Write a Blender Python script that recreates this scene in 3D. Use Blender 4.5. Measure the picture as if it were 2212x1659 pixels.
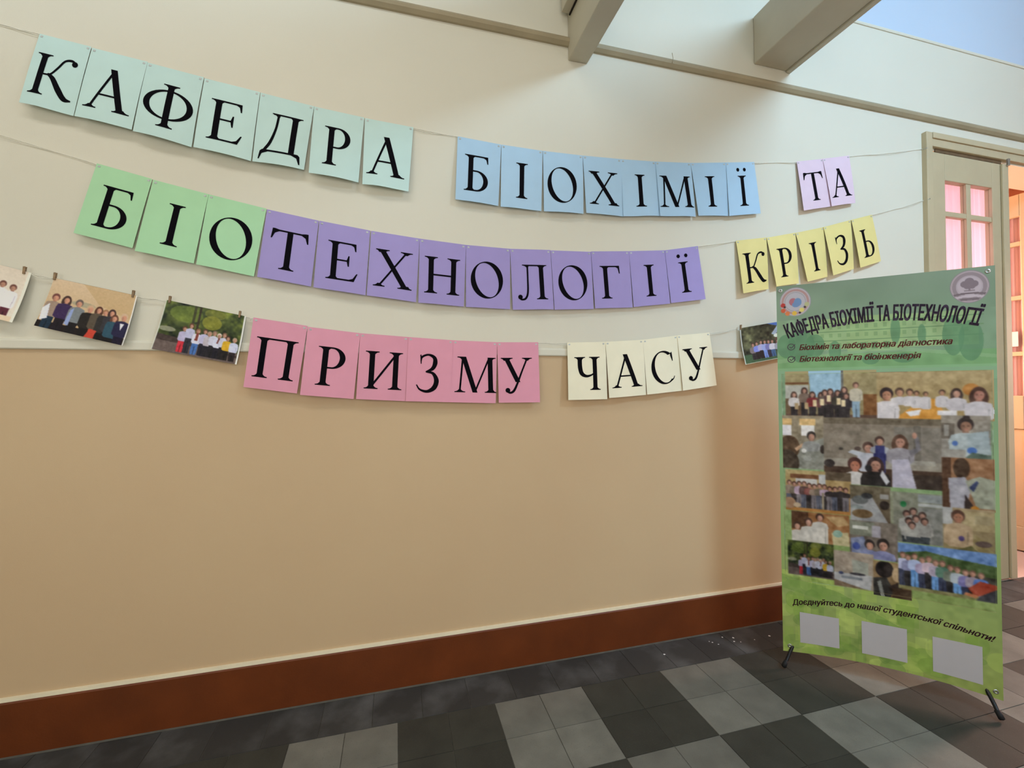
import bpy, bmesh, math, random
import numpy as np
from mathutils import Vector, Matrix
from mathutils.geometry import tessellate_polygon

random.seed(7)
rng = np.random.default_rng(7)
scene = bpy.context.scene
COL = scene.collection
for o in list(bpy.data.objects):
    bpy.data.objects.remove(o)

# ------------------------------------------------------------------ camera
# The decorated wall is the plane Y = 0 (room on the -Y side), X runs along it, Z is up, metres.
CAM = Vector((0.394, -2.068, 1.338))
YAW, PITCH, ROLL = math.radians(14.948), math.radians(0.777), math.radians(-0.436)
FPX = 947.43                                     # focal length for a 2212 px wide frame
fwd = Vector((math.sin(YAW) * math.cos(PITCH), math.cos(YAW) * math.cos(PITCH), math.sin(PITCH)))
right0 = Vector((math.cos(YAW), -math.sin(YAW), 0))
up0 = right0.cross(fwd)
right = right0 * math.cos(ROLL) + up0 * math.sin(ROLL)
up = up0 * math.cos(ROLL) - right0 * math.sin(ROLL)
cam_data = bpy.data.cameras.new('camera')
cam_data.sensor_width = 36.0
cam_data.lens = FPX / 2212 * 36.0
cam_data.clip_start = 0.02
cam = bpy.data.objects.new('camera', cam_data)
M = Matrix((right, up, -fwd)).transposed().to_4x4()
M.translation = CAM
cam.matrix_world = M
COL.objects.link(cam)
scene.camera = cam

# ------------------------------------------------------------------ world, lights, exposure
world = bpy.data.worlds.new('world')
scene.world = world
world.use_nodes = True
world.node_tree.nodes['Background'].inputs[0].default_value = (0.75, 0.87, 1.0, 1)
world.node_tree.nodes['Background'].inputs[1].default_value = 0.6
vs = scene.view_settings
vs.view_transform = 'Standard'
vs.look = 'None'
vs.exposure = 0.05
vs.gamma = 1.0
vs.use_curve_mapping = False
scene.cycles.use_denoising = True
scene.cycles.max_bounces = 7
scene.cycles.use_adaptive_sampling = True
scene.cycles.adaptive_threshold = 0.10
scene.cycles.adaptive_min_samples = 20
scene.cycles.diffuse_bounces = 4
scene.cycles.glossy_bounces = 2
scene.cycles.sample_clamp_indirect = 6.0


def area(name, loc, target, sx, sy, watts, color):
    l = bpy.data.lights.new(name, 'AREA')
    l.shape = 'RECTANGLE'
    l.size, l.size_y = sx, sy
    l.energy = watts
    l.color = color
    o = bpy.data.objects.new(name, l)
    o.location = loc
    o.rotation_euler = (Vector(target) - Vector(loc)).to_track_quat('-Z', 'Y').to_euler()
    COL.objects.link(o)
    return o


# daylight by clerestory, roof light, next room; fill lamps added opposite and at end
area('clerestory_daylight', (3.4, -3.32, 4.10), (2.6, 0, 2.6), 1.2, 0.5, 90, (0.48, 0.74, 1.0))
area('skylight_daylight', (-0.9, -2.1, 4.36), (-0.9, -2.1, 0), 3.0, 0.7, 36, (1.0, 0.96, 0.89))
for x, watts in ((-1.9, 14), (0.6, 23), (3.4, 10)):       # unseen fill lamps added behind the camera, each power tuned for balance
    area('window_daylight', (x, -3.36, 1.6), (x, 0, 1.3), 1.3, 1.2, watts, (1.0, 0.93, 0.83))
warm_fill = area('end_window_daylight', (7.1, -0.42, 1.75), (2.9, -1.05, 0.0), 0.55, 1.2, 24, (1.0, 0.58, 0.46))  # unseen warm lamp added to tint the floor by the banner
warm_fill.data.spread = math.radians(70)
nr = area('next_room_daylight', (4.2, 2.9, 1.8), (4.7, 0.2, 1.8), 1.1, 1.3, 100, (1.0, 0.54, 0.36))
nr.data.spread = math.radians(70)


# ------------------------------------------------------------------ helpers
def lin(c):
    return tuple(((v / 255) / 12.92 if v / 255 <= 0.04045 else ((v / 255 + 0.055) / 1.055) ** 2.4) for v in c)


def srgb_gain(c, g):
    return tuple(min(0.92, v * g) for v in lin(c))


def at(x, y, Y=0.0):
    """a pixel of the 2212 x 1659 frame -> the point where its sight line meets the plane Y"""
    d = right * ((x - 1106) / FPX) - up * ((y - 829.5) / FPX) + fwd
    return CAM + d * ((Y - CAM.y) / d.y)


MATS = {}


def mat(name, color, rough=0.6, var=0.06, scale=6.0, bump=0.0, bscale=220.0, metal=0.0, spec=0.4, tint=None, rand=0.0):
    if name in MATS:
        return MATS[name]
    m = bpy.data.materials.new(name)
    m.use_nodes = True
    nt = m.node_tree
    b = nt.nodes['Principled BSDF']
    b.inputs['Roughness'].default_value = rough
    b.inputs['Metallic'].default_value = metal
    b.inputs['Specular IOR Level'].default_value = spec
    tc = nt.nodes.new('ShaderNodeTexCoord')
    n = nt.nodes.new('ShaderNodeTexNoise')
    n.inputs['Scale'].default_value = scale
    n.inputs['Detail'].default_value = 5
    nt.links.new(tc.outputs['Object'], n.inputs['Vector'])
    r = nt.nodes.new('ShaderNodeValToRGB')
    t2 = tint or tuple(v * (1 - 2 * var) for v in color)
    r.color_ramp.elements[0].position = 0.3
    r.color_ramp.elements[0].color = (*t2, 1)
    r.color_ramp.elements[1].position = 0.7
    r.color_ramp.elements[1].color = (*[min(1, v * (1 + var)) for v in color], 1)
    nt.links.new(n.outputs['Fac'], r.inputs['Fac'])
    out = r.outputs['Color']
    if rand:
        oi = nt.nodes.new('ShaderNodeObjectInfo')
        mr = nt.nodes.new('ShaderNodeMapRange')
        mr.inputs['To Min'].default_value = 1 - rand
        mr.inputs['To Max'].default_value = 1 + rand
        nt.links.new(oi.outputs['Random'], mr.inputs['Value'])
        hv = nt.nodes.new('ShaderNodeHueSaturation')
        nt.links.new(mr.outputs['Result'], hv.inputs['Value'])
        nt.links.new(out, hv.inputs['Color'])
        out = hv.outputs['Color']
    nt.links.new(out, b.inputs['Base Color'])
    if bump:
        n2 = nt.nodes.new('ShaderNodeTexNoise')
        n2.inputs['Scale'].default_value = bscale
        n2.inputs['Detail'].default_value = 3
        nt.links.new(tc.outputs['Object'], n2.inputs['Vector'])
        bp = nt.nodes.new('ShaderNodeBump')
        bp.inputs['Strength'].default_value = bump
        bp.inputs['Distance'].default_value = 0.002
        nt.links.new(n2.outputs['Fac'], bp.inputs['Height'])
        nt.links.new(bp.outputs['Normal'], b.inputs['Normal'])
    MATS[name] = m
    return m


def print_mat(name, rough):
    """flat print: the ink colours ride on the sheet's points"""
    m = bpy.data.materials.new(name)
    m.use_nodes = True
    nt = m.node_tree
    b = nt.nodes['Principled BSDF']
    b.inputs['Roughness'].default_value = rough
    b.inputs['Specular IOR Level'].default_value = 0.25
    a = nt.nodes.new('ShaderNodeAttribute')
    a.attribute_name = 'ink'
    nt.links.new(a.outputs['Color'], b.inputs['Base Color'])
    return m


UPPER = (0.74, 0.715, 0.60)
LOWER = (0.63, 0.47, 0.285)
mat('upper_wall_paint', UPPER, 0.55, 0.012, 1.3, 0.12, 320)
mat('lower_wall_paint', LOWER, 0.5, 0.02, 1.1, 0.10, 320, tint=(0.615, 0.445, 0.268))
mat('cove_paint', (0.55, 0.66, 0.80), 0.6, 0.012, 1.3, 0.1, 320)  # blue of the daylight put into the colour above the frieze
mat('trim_cream', (0.74, 0.68, 0.50), 0.5, 0.03, 8, 0.1, 200)
mat('rail_tan', (0.40, 0.335, 0.215), 0.55, 0.06, 5, 0.15, 160)
mat('beam_paint', (0.52, 0.475, 0.36), 0.6, 0.04, 4, 0.15, 160)
mat('skirting_brown', (0.145, 0.034, 0.006), 0.45, 0.10, 5, 0.15, 150)
mat('joint_dust', (0.10, 0.095, 0.08), 0.9, 0.1, 20)
mat('door_paint', (0.56, 0.47, 0.30), 0.5, 0.03, 6, 0.12, 180)
mat('casing_side', (0.62, 0.60, 0.50), 0.5, 0.03, 6, 0.12, 180)
mat('ceiling_white', (0.78, 0.78, 0.76), 0.7, 0.02, 3)
mat('black_steel', (0.012, 0.012, 0.013), 0.35, 0.1, 20, metal=0.3)
mat('rubber', (0.01, 0.01, 0.011), 0.7, 0.1, 20)
mat('steel', (0.5, 0.5, 0.5), 0.3, 0.05, 20, metal=0.9)
mat('dark_gap', (0.02, 0.012, 0.006), 0.9, 0.1, 20)
mat('slot_brown', (0.16, 0.10, 0.05), 0.8, 0.1, 20)
mat('string_cotton', (0.82, 0.80, 0.70), 0.9, 0.05, 90)
mat('tape', (0.52, 0.56, 0.55), 0.3, 0.1, 60, rand=0.1)
mat('peg_wood', (0.30, 0.20, 0.11), 0.6, 0.15, 90, rand=0.15)
mat('letter_ink', (0.004, 0.0035, 0.006), 0.9, 0.2, 150, spec=0.08)
mat('photo_white', (0.80, 0.82, 0.78), 0.4, 0.01, 20)
mat('title_ink', (0.035, 0.012, 0.045), 0.5, 0.15, 40)
mat('red_ink', (0.16, 0.014, 0.012), 0.5, 0.15, 40)
mat('plum_ink', (0.055, 0.014, 0.022), 0.5, 0.15, 40)
mat('blank_label', (0.52, 0.50, 0.52), 0.5, 0.01, 20)
mat('grey_ink', (0.06, 0.05, 0.06), 0.5, 0.1, 40)
mat('room_salmon', (0.80, 0.42, 0.26), 0.6, 0.02, 2)
mat('room_floor', (0.62, 0.50, 0.45), 0.5, 0.04, 3)
mat('speck_white', (0.8, 0.8, 0.78), 0.7, 0.05, 30)
mat('notice_paper', (0.85, 0.80, 0.74), 0.6, 0.02, 30)


def mesh_data(name, verts, faces, mats, idx=None, smooth=False):
    me = bpy.data.meshes.new(name)
    me.from_pydata([tuple(v) for v in verts], [], [tuple(f) for f in faces])
    for m in mats:
        me.materials.append(MATS[m] if isinstance(m, str) else m)
    if idx is not None:
        me.polygons.foreach_set('material_index', idx)
    if smooth:
        me.polygons.foreach_set('use_smooth', [True] * len(me.polygons))
    me.update()
    return me


def obj(name, verts, faces, mats, parent=None, idx=None, smooth=False, origin=None, **props):
    """one mesh object from world-space points; its origin goes to the parent's or to the middle of its base"""
    if isinstance(mats, str):
        mats = [mats]
    V = [Vector(v) for v in verts]
    if parent is not None:
        org = Vector(parent['_org'])
    elif origin is not None:
        org = Vector(origin)
    else:
        lo = Vector([min(v[i] for v in V) for i in range(3)])
        hi = Vector([max(v[i] for v in V) for i in range(3)])
        org = Vector(((lo.x + hi.x) / 2, (lo.y + hi.y) / 2, lo.z))
    me = mesh_data(name, [v - org for v in V], faces, mats, idx, smooth)
    o = bpy.data.objects.new(name, me)
    COL.objects.link(o)
    if parent is not None:
        o.parent = parent
    else:
        o.location = org
    o['_org'] = tuple(org)
    for k, v in props.items():
        o[k] = v
    return o


def empty(name, loc, **props):
    o = bpy.data.objects.new(name, None)
    o.location = loc
    o.empty_display_size = 0.1
    COL.objects.link(o)
    o['_org'] = tuple(loc)
    for k, v in props.items():
        o[k] = v
    return o


class MB:
    def __init__(s):
        s.v, s.f, s.i = [], [], []

    def add(s, verts, faces, mi=0):
        n = len(s.v)
        s.v += [Vector(v) for v in verts]
        s.f += [tuple(n + k for k in f) for f in faces]
        s.i += [mi] * len(faces)
        return s

    def box(s, x0, x1, y0, y1, z0, z1, mi=0, bev=0.0, T=None):
        if bev <= 0:
            P = [(x, y, z) for x in (x0, x1) for y in (y0, y1) for z in (z0, z1)]
            F = [(0, 1, 3, 2), (4, 6, 7, 5), (0, 4, 5, 1), (2, 3, 7, 6), (0, 2, 6, 4), (1, 5, 7, 3)]
        else:
            bm = bmesh.new()
            bmesh.ops.create_cube(bm, size=1)
            for v in bm.verts:
                v.co = Vector((x0 + (v.co.x + .5) * (x1 - x0), y0 + (v.co.y + .5) * (y1 - y0), z0 + (v.co.z + .5) * (z1 - z0)))
            bmesh.ops.bevel(bm, geom=bm.edges[:], offset=bev, segments=2, affect='EDGES', profile=0.5)
            bm.verts.index_update()
            P = [v.co.copy() for v in bm.verts]
            F = [[v.index for v in f.verts] for f in bm.faces]
            bm.free()
        if T:
            P = [T(Vector(p)) for p in P]
        return s.add(P, F, mi)

    def extrude_x(s, prof, x0, x1, mi=0):
        """a (y, z) profile run along X"""
        n = len(prof)
        P = [(x0, y, z) for y, z in prof] + [(x1, y, z) for y, z in prof]
        F = [(k, (k + 1) % n, n + (k + 1) % n, n + k) for k in range(n)]
        F += [tuple(range(n - 1, -1, -1)), tuple(range(n, 2 * n))]
        return s.add(P, F, mi)

    def tube(s, pts, r, seg=8, mi=0, r1=None):
        pts = [Vector(p) for p in pts]
        rings = []
        for k, p in enumerate(pts):
            t = (pts[min(k + 1, len(pts) - 1)] - pts[max(k - 1, 0)]).normalized()
            a = t.cross(Vector((0, 0, 1)))
            if a.length < 1e-3:
                a = t.cross(Vector((1, 0, 0)))
            a.normalize()
            b = t.cross(a)
            rr = r if r1 is None else r + (r1 - r) * k / (len(pts) - 1)
            rings.append([p + (a * math.cos(2 * math.pi * j / seg) + b * math.sin(2 * math.pi * j / seg)) * rr for j in range(seg)])
        P = [q for R in rings for q in R]
        F = []
        for k in range(len(pts) - 1):
            for j in range(seg):
                F.append((k * seg + j, k * seg + (j + 1) % seg, (k + 1) * seg + (j + 1) % seg, (k + 1) * seg + j))
        F.append(tuple(range(seg - 1, -1, -1)))
        F.append(tuple((len(pts) - 1) * seg + j for j in range(seg)))
        return s.add(P, F, mi)

    def obj(s, name, mats, parent=None, smooth=False, **kw):
        return obj(name, s.v, s.f, mats, parent, s.i, smooth, **kw)


# ------------------------------------------------------------------ the room
Z_SK, Z_DADO, Z_RAIL, Z_FRIEZE, Z_CEIL = 0.203, 1.51, 3.086, 3.62, 4.40
X_W, X_E, Y_S = -3.2, 7.2, -3.40
D_L, D_M, D_R, D_T = 3.80, 4.535, 5.30, 2.905     # door opening: left, meeting stiles, right, top

w = MB()
for (x0, x1) in ((X_W, D_L), (D_R, X_E)):
    w.box(x0, x1, 0, 0.25, 0, Z_DADO, 1)
    w.box(x0, x1, 0, 0.25, Z_DADO, Z_FRIEZE, 0)
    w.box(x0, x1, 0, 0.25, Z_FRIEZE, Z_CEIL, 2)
w.box(D_L, D_R, 0, 0.25, D_T, Z_FRIEZE, 0)
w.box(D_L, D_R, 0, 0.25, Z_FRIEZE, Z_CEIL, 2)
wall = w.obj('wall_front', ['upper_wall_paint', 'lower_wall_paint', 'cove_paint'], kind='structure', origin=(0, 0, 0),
             label='cream upper and tan lower painted wall that carries the letters')

w = MB()
wins = [(-2.6, -1.2), (-0.1, 1.3), (2.7, 4.1)]  # unseen windows, put in for fill light from behind the camera
xs = X_W
for a, b in wins:
    w.box(xs, a, Y_S - 0.3, Y_S, 0, Z_CEIL)
    w.box(a, b, Y_S - 0.3, Y_S, 0, 1.0)
    if b < 3.5:
        w.box(a, b, Y_S - 0.3, Y_S, 2.8, Z_CEIL)
    else:
        w.box(a, b, Y_S - 0.3, Y_S, 2.8, 3.8)
        w.box(a, b, Y_S - 0.3, Y_S, 4.36, Z_CEIL)
    xs = b
w.box(xs, X_E, Y_S - 0.3, Y_S, 0, Z_CEIL)
w.obj('wall_back', 'upper_wall_paint', kind='structure', origin=(0, Y_S, 0), label='cream wall with windows opposite the letters')
for k, (a, b) in enumerate(wins):
    w = MB()
    w.box(a, a + 0.06, Y_S - 0.2, Y_S - 0.12, 1.0, 2.8)
    w.box(b - 0.06, b, Y_S - 0.2, Y_S - 0.12, 1.0, 2.8)
    w.box(a + 0.06, b - 0.06, Y_S - 0.2, Y_S - 0.12, 1.0, 1.06)
    w.box(a + 0.06, b - 0.06, Y_S - 0.2, Y_S - 0.12, 2.74, 2.8)
    w.box((a + b) / 2 - 0.03, (a + b) / 2 + 0.03, Y_S - 0.2, Y_S - 0.12, 1.06, 2.74)
    w.obj('window_%d' % (k + 1), 'trim_cream', kind='structure', label='white framed window in the wall opposite the letters')
MB().box(X_W - 0.2, X_W, Y_S - 0.3, 0.25, 0, Z_CEIL).obj('wall_left', 'upper_wall_paint', kind='structure', label='cream end wall of the corridor')
w = MB()
w.box(X_E, X_E + 0.2, Y_S - 0.3, -0.90, 0, Z_CEIL)
w.box(X_E, X_E + 0.2, -0.10, 0.25, 0, Z_CEIL)
w.box(X_E, X_E + 0.2, -0.90, -0.10, 0, 1.05)  # opening put in for the added warm end lamp
w.box(X_E, X_E + 0.2, -0.90, -0.10, 2.45, Z_CEIL)
w.obj('wall_right', 'upper_wall_paint', kind='structure', label='cream far end wall of the corridor')

# ceiling with a roof light
w = MB()
c0, c1 = Z_CEIL, Z_CEIL + 0.2
sk = [(-2.4, 0.6, -2.45, -1.75)]
xs = X_W - 0.2
for a, b, e, f in sk:
    w.box(xs, a, Y_S - 0.3, 0.25, c0, c1)
    w.box(a, b, Y_S - 0.3, e, c0, c1)
    w.box(a, b, f, 0.25, c0, c1)
    xs = b
w.box(xs, X_E + 0.2, Y_S - 0.3, 0.25, c0, c1)
w.obj('ceiling', 'ceiling_white', kind='structure', origin=(0, 0, c0), label='white ceiling with a roof light')

# mouldings on the wall
w = MB()
w.extrude_x([(0, Z_RAIL), (-0.012, Z_RAIL), (-0.026, Z_RAIL + 0.012), (-0.030, Z_RAIL + 0.024), (-0.024, Z_RAIL + 0.036), (-0.012, Z_RAIL + 0.044), (0, Z_RAIL + 0.046)], X_W, X_E)
w.obj('trim_1', 'rail_tan', kind='structure', label='tan picture rail running under the beams')
w = MB()
w.extrude_x([(0, Z_DADO - 0.004), (-0.010, Z_DADO - 0.004), (-0.013, Z_DADO), (-0.013, Z_DADO + 0.026), (-0.009, Z_DADO + 0.034), (0, Z_DADO + 0.036)], X_W, D_L - 0.05)
w.obj('trim_2', 'upper_wall_paint', kind='structure', label='thin cream dado strip between light and tan paint')
w = MB()
w.extrude_x([(0, Z_FRIEZE), (-0.006, Z_FRIEZE), (-0.009, Z_FRIEZE + 0.006), (-0.009, Z_FRIEZE + 0.014), (0, Z_FRIEZE + 0.02)], X_W, X_E)
w.obj('trim_3', 'upper_wall_paint', kind='structure', label='thin frieze strip high on the wall')
w = MB()
w.extrude_x([(0, 0), (-0.016, 0), (-0.016, Z_SK - 0.006), (-0.012, Z_SK), (0, Z_SK)], X_W, D_L - 0.05)
bb = w.obj('baseboard_front', 'skirting_brown', kind='structure', label='red-brown painted skirting along the wall')
w = MB()
w.extrude_x([(0, Z_SK), (-0.013, Z_SK), (-0.010, Z_SK + 0.010), (0, Z_SK + 0.012)], X_W, D_L - 0.05)
w.obj('cream_edge', 'trim_cream', parent=bb)
w = MB()
w.extrude_x([(-0.016, 0.0), (-0.019, 0.0), (-0.017, 0.006), (-0.016, 0.006)], X_W, D_L - 0.05)
w.obj('dusty_joint', 'joint_dust', parent=bb)

# beams across the corridor
w = MB()
w.box(1.255, 1.36, -3.4, -0.001, 3.018, 3.36, bev=0.005)
b1 = w.obj('ceiling_beam', 'beam_paint', kind='structure', label='narrow cream beam ending below the picture rail')
w = MB()
w.box(1.208, 1.2535, -3.4, -0.036, 3.229, 3.40, bev=0.003)
w.obj('batten', 'beam_paint', parent=b1)
w = MB()
w.box(1.2475, 1.2548, -3.4, -0.036, 3.222, 3.2285)
w.obj('dark_gap', 'dark_gap', parent=b1)
w = MB()
w.box(2.41, 2.64, -3.4, -0.001, 3.215, 3.49, bev=0.006)
b2 = w.obj('ceiling_beam', 'beam_paint', kind='structure', label='wide grey-cream beam above the picture rail')
w = MB()
w.box(2.641, 2.672, -3.4, -0.001, 3.205, 3.47, bev=0.003)
w.obj('edge_board', 'beam_paint', parent=b2)

# nail and wire on the picture rail between the beams
w = MB()
p = at(1453, 118, -0.03)
w.tube([p + Vector((0, 0.004, 0.012)), p + Vector((0.002, 0, -0.02)), p + Vector((-0.001, 0.0, -0.045))], 0.0016, 6)
w.obj('wire_hook', 'rail_tan', label='thin wire hanging on the picture rail between the beams', category='hook')

# ------------------------------------------------------------------ floor of cement tiles
T = 0.2
Y0 = -0.218
def tile_mat(name, base, speck, rough=0.62):
    m = mat(name, base, rough, 0.10, 9, 0.25, 260, rand=0.13, spec=0.3)
    nt = m.node_tree
    hs = [n for n in nt.nodes if n.type == 'HUE_SAT'][0]
    b = nt.nodes['Principled BSDF']
    v = nt.nodes.new('ShaderNodeTexNoise')
    v.inputs['Scale'].default_value = 420
    v.inputs['Detail'].default_value = 2
    geo = nt.nodes.new('ShaderNodeNewGeometry')
    for tx in [n for n in nt.nodes if n.type == 'TEX_NOISE']:
        nt.links.new(geo.outputs['Position'], tx.inputs['Vector'])
    r = nt.nodes.new('ShaderNodeValToRGB')
    r.color_ramp.elements[0].position = 0.62
    r.color_ramp.elements[0].color = (0, 0, 0, 1)
    r.color_ramp.elements[1].position = 0.72
    r.color_ramp.elements[1].color = (1, 1, 1, 1)
    nt.links.new(v.outputs['Fac'], r.inputs['Fac'])
    mx = nt.nodes.new('ShaderNodeMixRGB')
    mx.inputs[2].default_value = (*speck, 1)
    nt.links.new(r.outputs['Color'], mx.inputs[0])
    nt.links.new(hs.outputs['Color'], mx.inputs[1])
    nt.links.new(mx.outputs[0], b.inputs['Base Color'])
    return m
tile_mat('tile_light', (0.175, 0.173, 0.148), (0.11, 0.105, 0.09))
tile_mat('tile_dark', (0.042, 0.042, 0.034), (0.065, 0.064, 0.052))
tile_mat('tile_border', (0.050, 0.050, 0.048), (0.038, 0.038, 0.036))
m = MATS['tile_border']                          # the scuffed wall row: pale wiped streaks
nt = m.node_tree
rmp = [n for n in nt.nodes if n.type == 'VALTORGB'][0]
rmp.color_ramp.elements[0].color = (0.040, 0.040, 0.038, 1)
rmp.color_ramp.elements[0].position = 0.47
rmp.color_ramp.elements[1].color = (0.115, 0.118, 0.118, 1)
rmp.color_ramp.elements[1].position = 0.80
[n for n in nt.nodes if n.type == 'TEX_NOISE'][0].inputs['Scale'].default_value = 5.0

# slab under the tiles: grout colour near the wall, the same checker pattern carried on by the material further out
m = bpy.data.materials.new('floor_slab')
m.use_nodes = True
MATS['floor_slab'] = m
nt = m.node_tree
tc = nt.nodes.new('ShaderNodeTexCoord')
mp = nt.nodes.new('ShaderNodeMapping')
mp.inputs['Location'].default_value = (0, 0.218, 0.05)
nt.links.new(tc.outputs['Object'], mp.inputs['Vector'])
ck = nt.nodes.new('ShaderNodeTexChecker')
ck.inputs['Scale'].default_value = 2.5
ck.inputs['Color1'].default_value = (0.165, 0.158, 0.122, 1)
ck.inputs['Color2'].default_value = (0.042, 0.042, 0.034, 1)
nt.links.new(mp.outputs['Vector'], ck.inputs['Vector'])
nt.links.new(ck.outputs['Color'], nt.nodes['Principled BSDF'].inputs['Base Color'])
nt.nodes['Principled BSDF'].inputs['Roughness'].default_value = 0.65
mat('grout', (0.080, 0.077, 0.064), 0.9, 0.15, 30)

NX0, NX1, NJ = -7, 24, 7
yb = Y0 - NJ * T
w = MB()
w.box(X_W, NX0 * T, Y_S, 0, -0.1, 0.0, 0)
w.box(NX1 * T, X_E, Y_S, 0, -0.1, 0.0, 0)
w.box(NX0 * T, NX1 * T, Y_S, yb, -0.1, 0.0, 0)
w.box(NX0 * T, NX1 * T, yb, 0, -0.1, -0.0026, 1)
floor = w.obj('floor', ['floor_slab', 'grout'], kind='structure', origin=(0, 0, 0), label='chequered floor of light and dark grey cement tiles')


def tile_mesh(wx, wy, m):
    t = MB().box(-wx / 2 + 0.0009, wx / 2 - 0.0009, -wy / 2 + 0.0009, wy / 2 - 0.0009, -0.005, 0.0, 0)
    me = mesh_data('tile', t.v, t.f, [m])
    for v in me.vertices:                        # soft worn rim
        if v.co.z > -0.001:
            v.co.x *= 0.994
            v.co.y *= 0.994
    return me


ML, MD, MBD = tile_mesh(T, T, 'tile_light'), tile_mesh(T, T, 'tile_dark'), tile_mesh(T, 0.200, 'tile_border')
for j in range(NJ):
    for i in range(NX0, NX1):
        light = ((i // 2) + (j // 2)) % 2 == 0
        o = bpy.data.objects.new('tile', ML if light else MD)
        o.parent = floor
        o.location = (i * T + T / 2, Y0 - j * T - T / 2, random.uniform(-0.0012, 0.0))
        o.rotation_euler = (random.uniform(-.003, .003), random.uniform(-.003, .003), random.choice((0, math.pi / 2, math.pi)))
        COL.objects.link(o)
for i in range(NX0, NX1 - 1):
    o = bpy.data.objects.new('tile', MBD)
    o.parent = floor
    o.location = (i * T + T, Y0 + 0.101, random.uniform(-0.0012, 0.0))
    o.rotation_euler = (random.uniform(-.003, .003), random.uniform(-.003, .003), 0)
    COL.objects.link(o)

w = MB()
for px, py in ((1532, 1386), (1539, 1388), (1552, 1392), (1560, 1377), (1584, 1378), (1586, 1386), (1600, 1387), (1662, 1374), (1435, 1414), (1630, 1382)):
    d = right * ((px - 1106) / FPX) - up * ((py - 829.5) / FPX) + fwd
    p = CAM + d * (-CAM.z / d.z)
    r = random.uniform(0.003, 0.0065)
    w.add([(p.x + r * math.cos(a) * random.uniform(.7, 1.2), p.y + r * math.sin(a), 0.001) for a in [k * math.pi / 3 for k in range(6)]], [(0, 1, 2, 3, 4, 5)])
w.obj('paint_flakes', 'speck_white', kind='stuff', label='white flakes of paint scattered on the dark wall row of tiles', category='flakes')

# ------------------------------------------------------------------ the next room behind the double door
w = MB()
w.box(3.3, 6.6, 0.0, 3.4, -0.1, 0.0)
w.obj('floor_next_room', 'room_floor', kind='structure', label='pale floor of the room behind the double door')
w = MB()
w.box(3.1, 3.3, 0.25, 3.4, 0, 3.3)
w.box(6.4, 6.6, 0.25, 3.4, 0, 3.3)
w.box(3.3, 3.7, 3.2, 3.4, 0, 3.3)
w.box(5.0, 6.4, 3.2, 3.4, 0, 3.3)
w.box(3.7, 5.0, 3.2, 3.4, 0, 1.1)
w.box(3.7, 5.0, 3.2, 3.4, 2.7, 3.3)
w.obj('wall_next_room', 'room_salmon', kind='structure', origin=(4.8, 1.8, 0), label='salmon walls of the room behind the double door')
MB().box(3.1, 6.6, 0.25, 3.4, 3.3, 3.5).obj('ceiling_next_room', 'room_salmon', kind='structure', label='salmon ceiling of the room behind the double door')

# door casing
w = MB()
w.box(D_L - 0.055, D_L, -0.030, 0.12, 0, D_T + 0.10, 0, bev=0.004)
cas = w.obj('trim_4', ['door_paint'], kind='structure', origin=(D_L, 0, 0), label='cream casing around the double door')
MB().box(D_L + 0.0005, D_R - 0.0005, -0.024, 0.12, D_T + 0.012, D_T + 0.10, bev=0.004).obj('head_board', 'door_paint', parent=cas)
MB().box(D_L, D_R, -0.034, -0.0245, D_T + 0.062, D_T + 0.10, bev=0.004).obj('head_moulding', 'door_paint', parent=cas)
MB().box(D_R, D_R + 0.055, -0.030, 0.12, 0, D_T + 0.10, 0, bev=0.004).obj('jamb', 'door_paint', parent=cas)

mglass = bpy.data.materials.new('pane_glass')
mglass.use_nodes = True
MATS['pane_glass'] = mglass
nt = mglass.node_tree
nt.nodes.remove(nt.nodes['Principled BSDF'])
tr = nt.nodes.new('ShaderNodeBsdfTransparent')
tr.inputs[0].default_value = (0.96, 0.97, 0.97, 1)
gl = nt.nodes.new('ShaderNodeBsdfGlossy')
gl.inputs['Roughness'].default_value = 0.03
mx = nt.nodes.new('ShaderNodeMixShader')
mx.inputs[0].default_value = 0.06
nt.links.new(tr.outputs[0], mx.inputs[1])
nt.links.new(gl.outputs[0], mx.inputs[2])
nt.links.new(mx.outputs[0], nt.nodes['Material Output'].inputs[0])

mcur = bpy.data.materials.new('curtain_pink')
mcur.use_nodes = True
MATS['curtain_pink'] = mcur
nt = mcur.node_tree
nt.nodes.remove(nt.nodes['Principled BSDF'])
df = nt.nodes.new('ShaderNodeBsdfDiffuse')
tl = nt.nodes.new('ShaderNodeBsdfTranslucent')
df.inputs[0].default_value = (0.85, 0.62, 0.70, 1)
tl.inputs[0].default_value = (0.42, 0.345, 0.58, 1)
wv = nt.nodes.new('ShaderNodeTexNoise')
wv.inputs['Scale'].default_value = 60
mpn = nt.nodes.new('ShaderNodeMapping')
mpn.inputs['Scale'].default_value = (1, 1, 0.04)
tc = nt.nodes.new('ShaderNodeTexCoord')
nt.links.new(tc.outputs['Object'], mpn.inputs[0])
nt.links.new(mpn.outputs[0], wv.inputs['Vector'])
mx = nt.nodes.new('ShaderNodeMixShader')
mr = nt.nodes.new('ShaderNodeMapRange')
mr.inputs['To Min'].default_value = 0.62
mr.inputs['To Max'].default_value = 0.82
nt.links.new(wv.outputs['Fac'], mr.inputs['Value'])
nt.links.new(mr.outputs[0], mx.inputs[0])
nt.links.new(df.outputs[0], mx.inputs[1])
nt.links.new(tl.outputs[0], mx.inputs[2])
nt.links.new(mx.outputs[0], nt.nodes['Material Output'].inputs[0])


m2 = mcur.copy()
m2.name = 'curtain_salmon'
MATS['curtain_salmon'] = m2
mr2 = [n for n in m2.node_tree.nodes if n.type == 'MAP_RANGE'][0]
mr2.inputs['To Min'].default_value = 0.05
mr2.inputs['To Max'].default_value = 0.15


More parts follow.
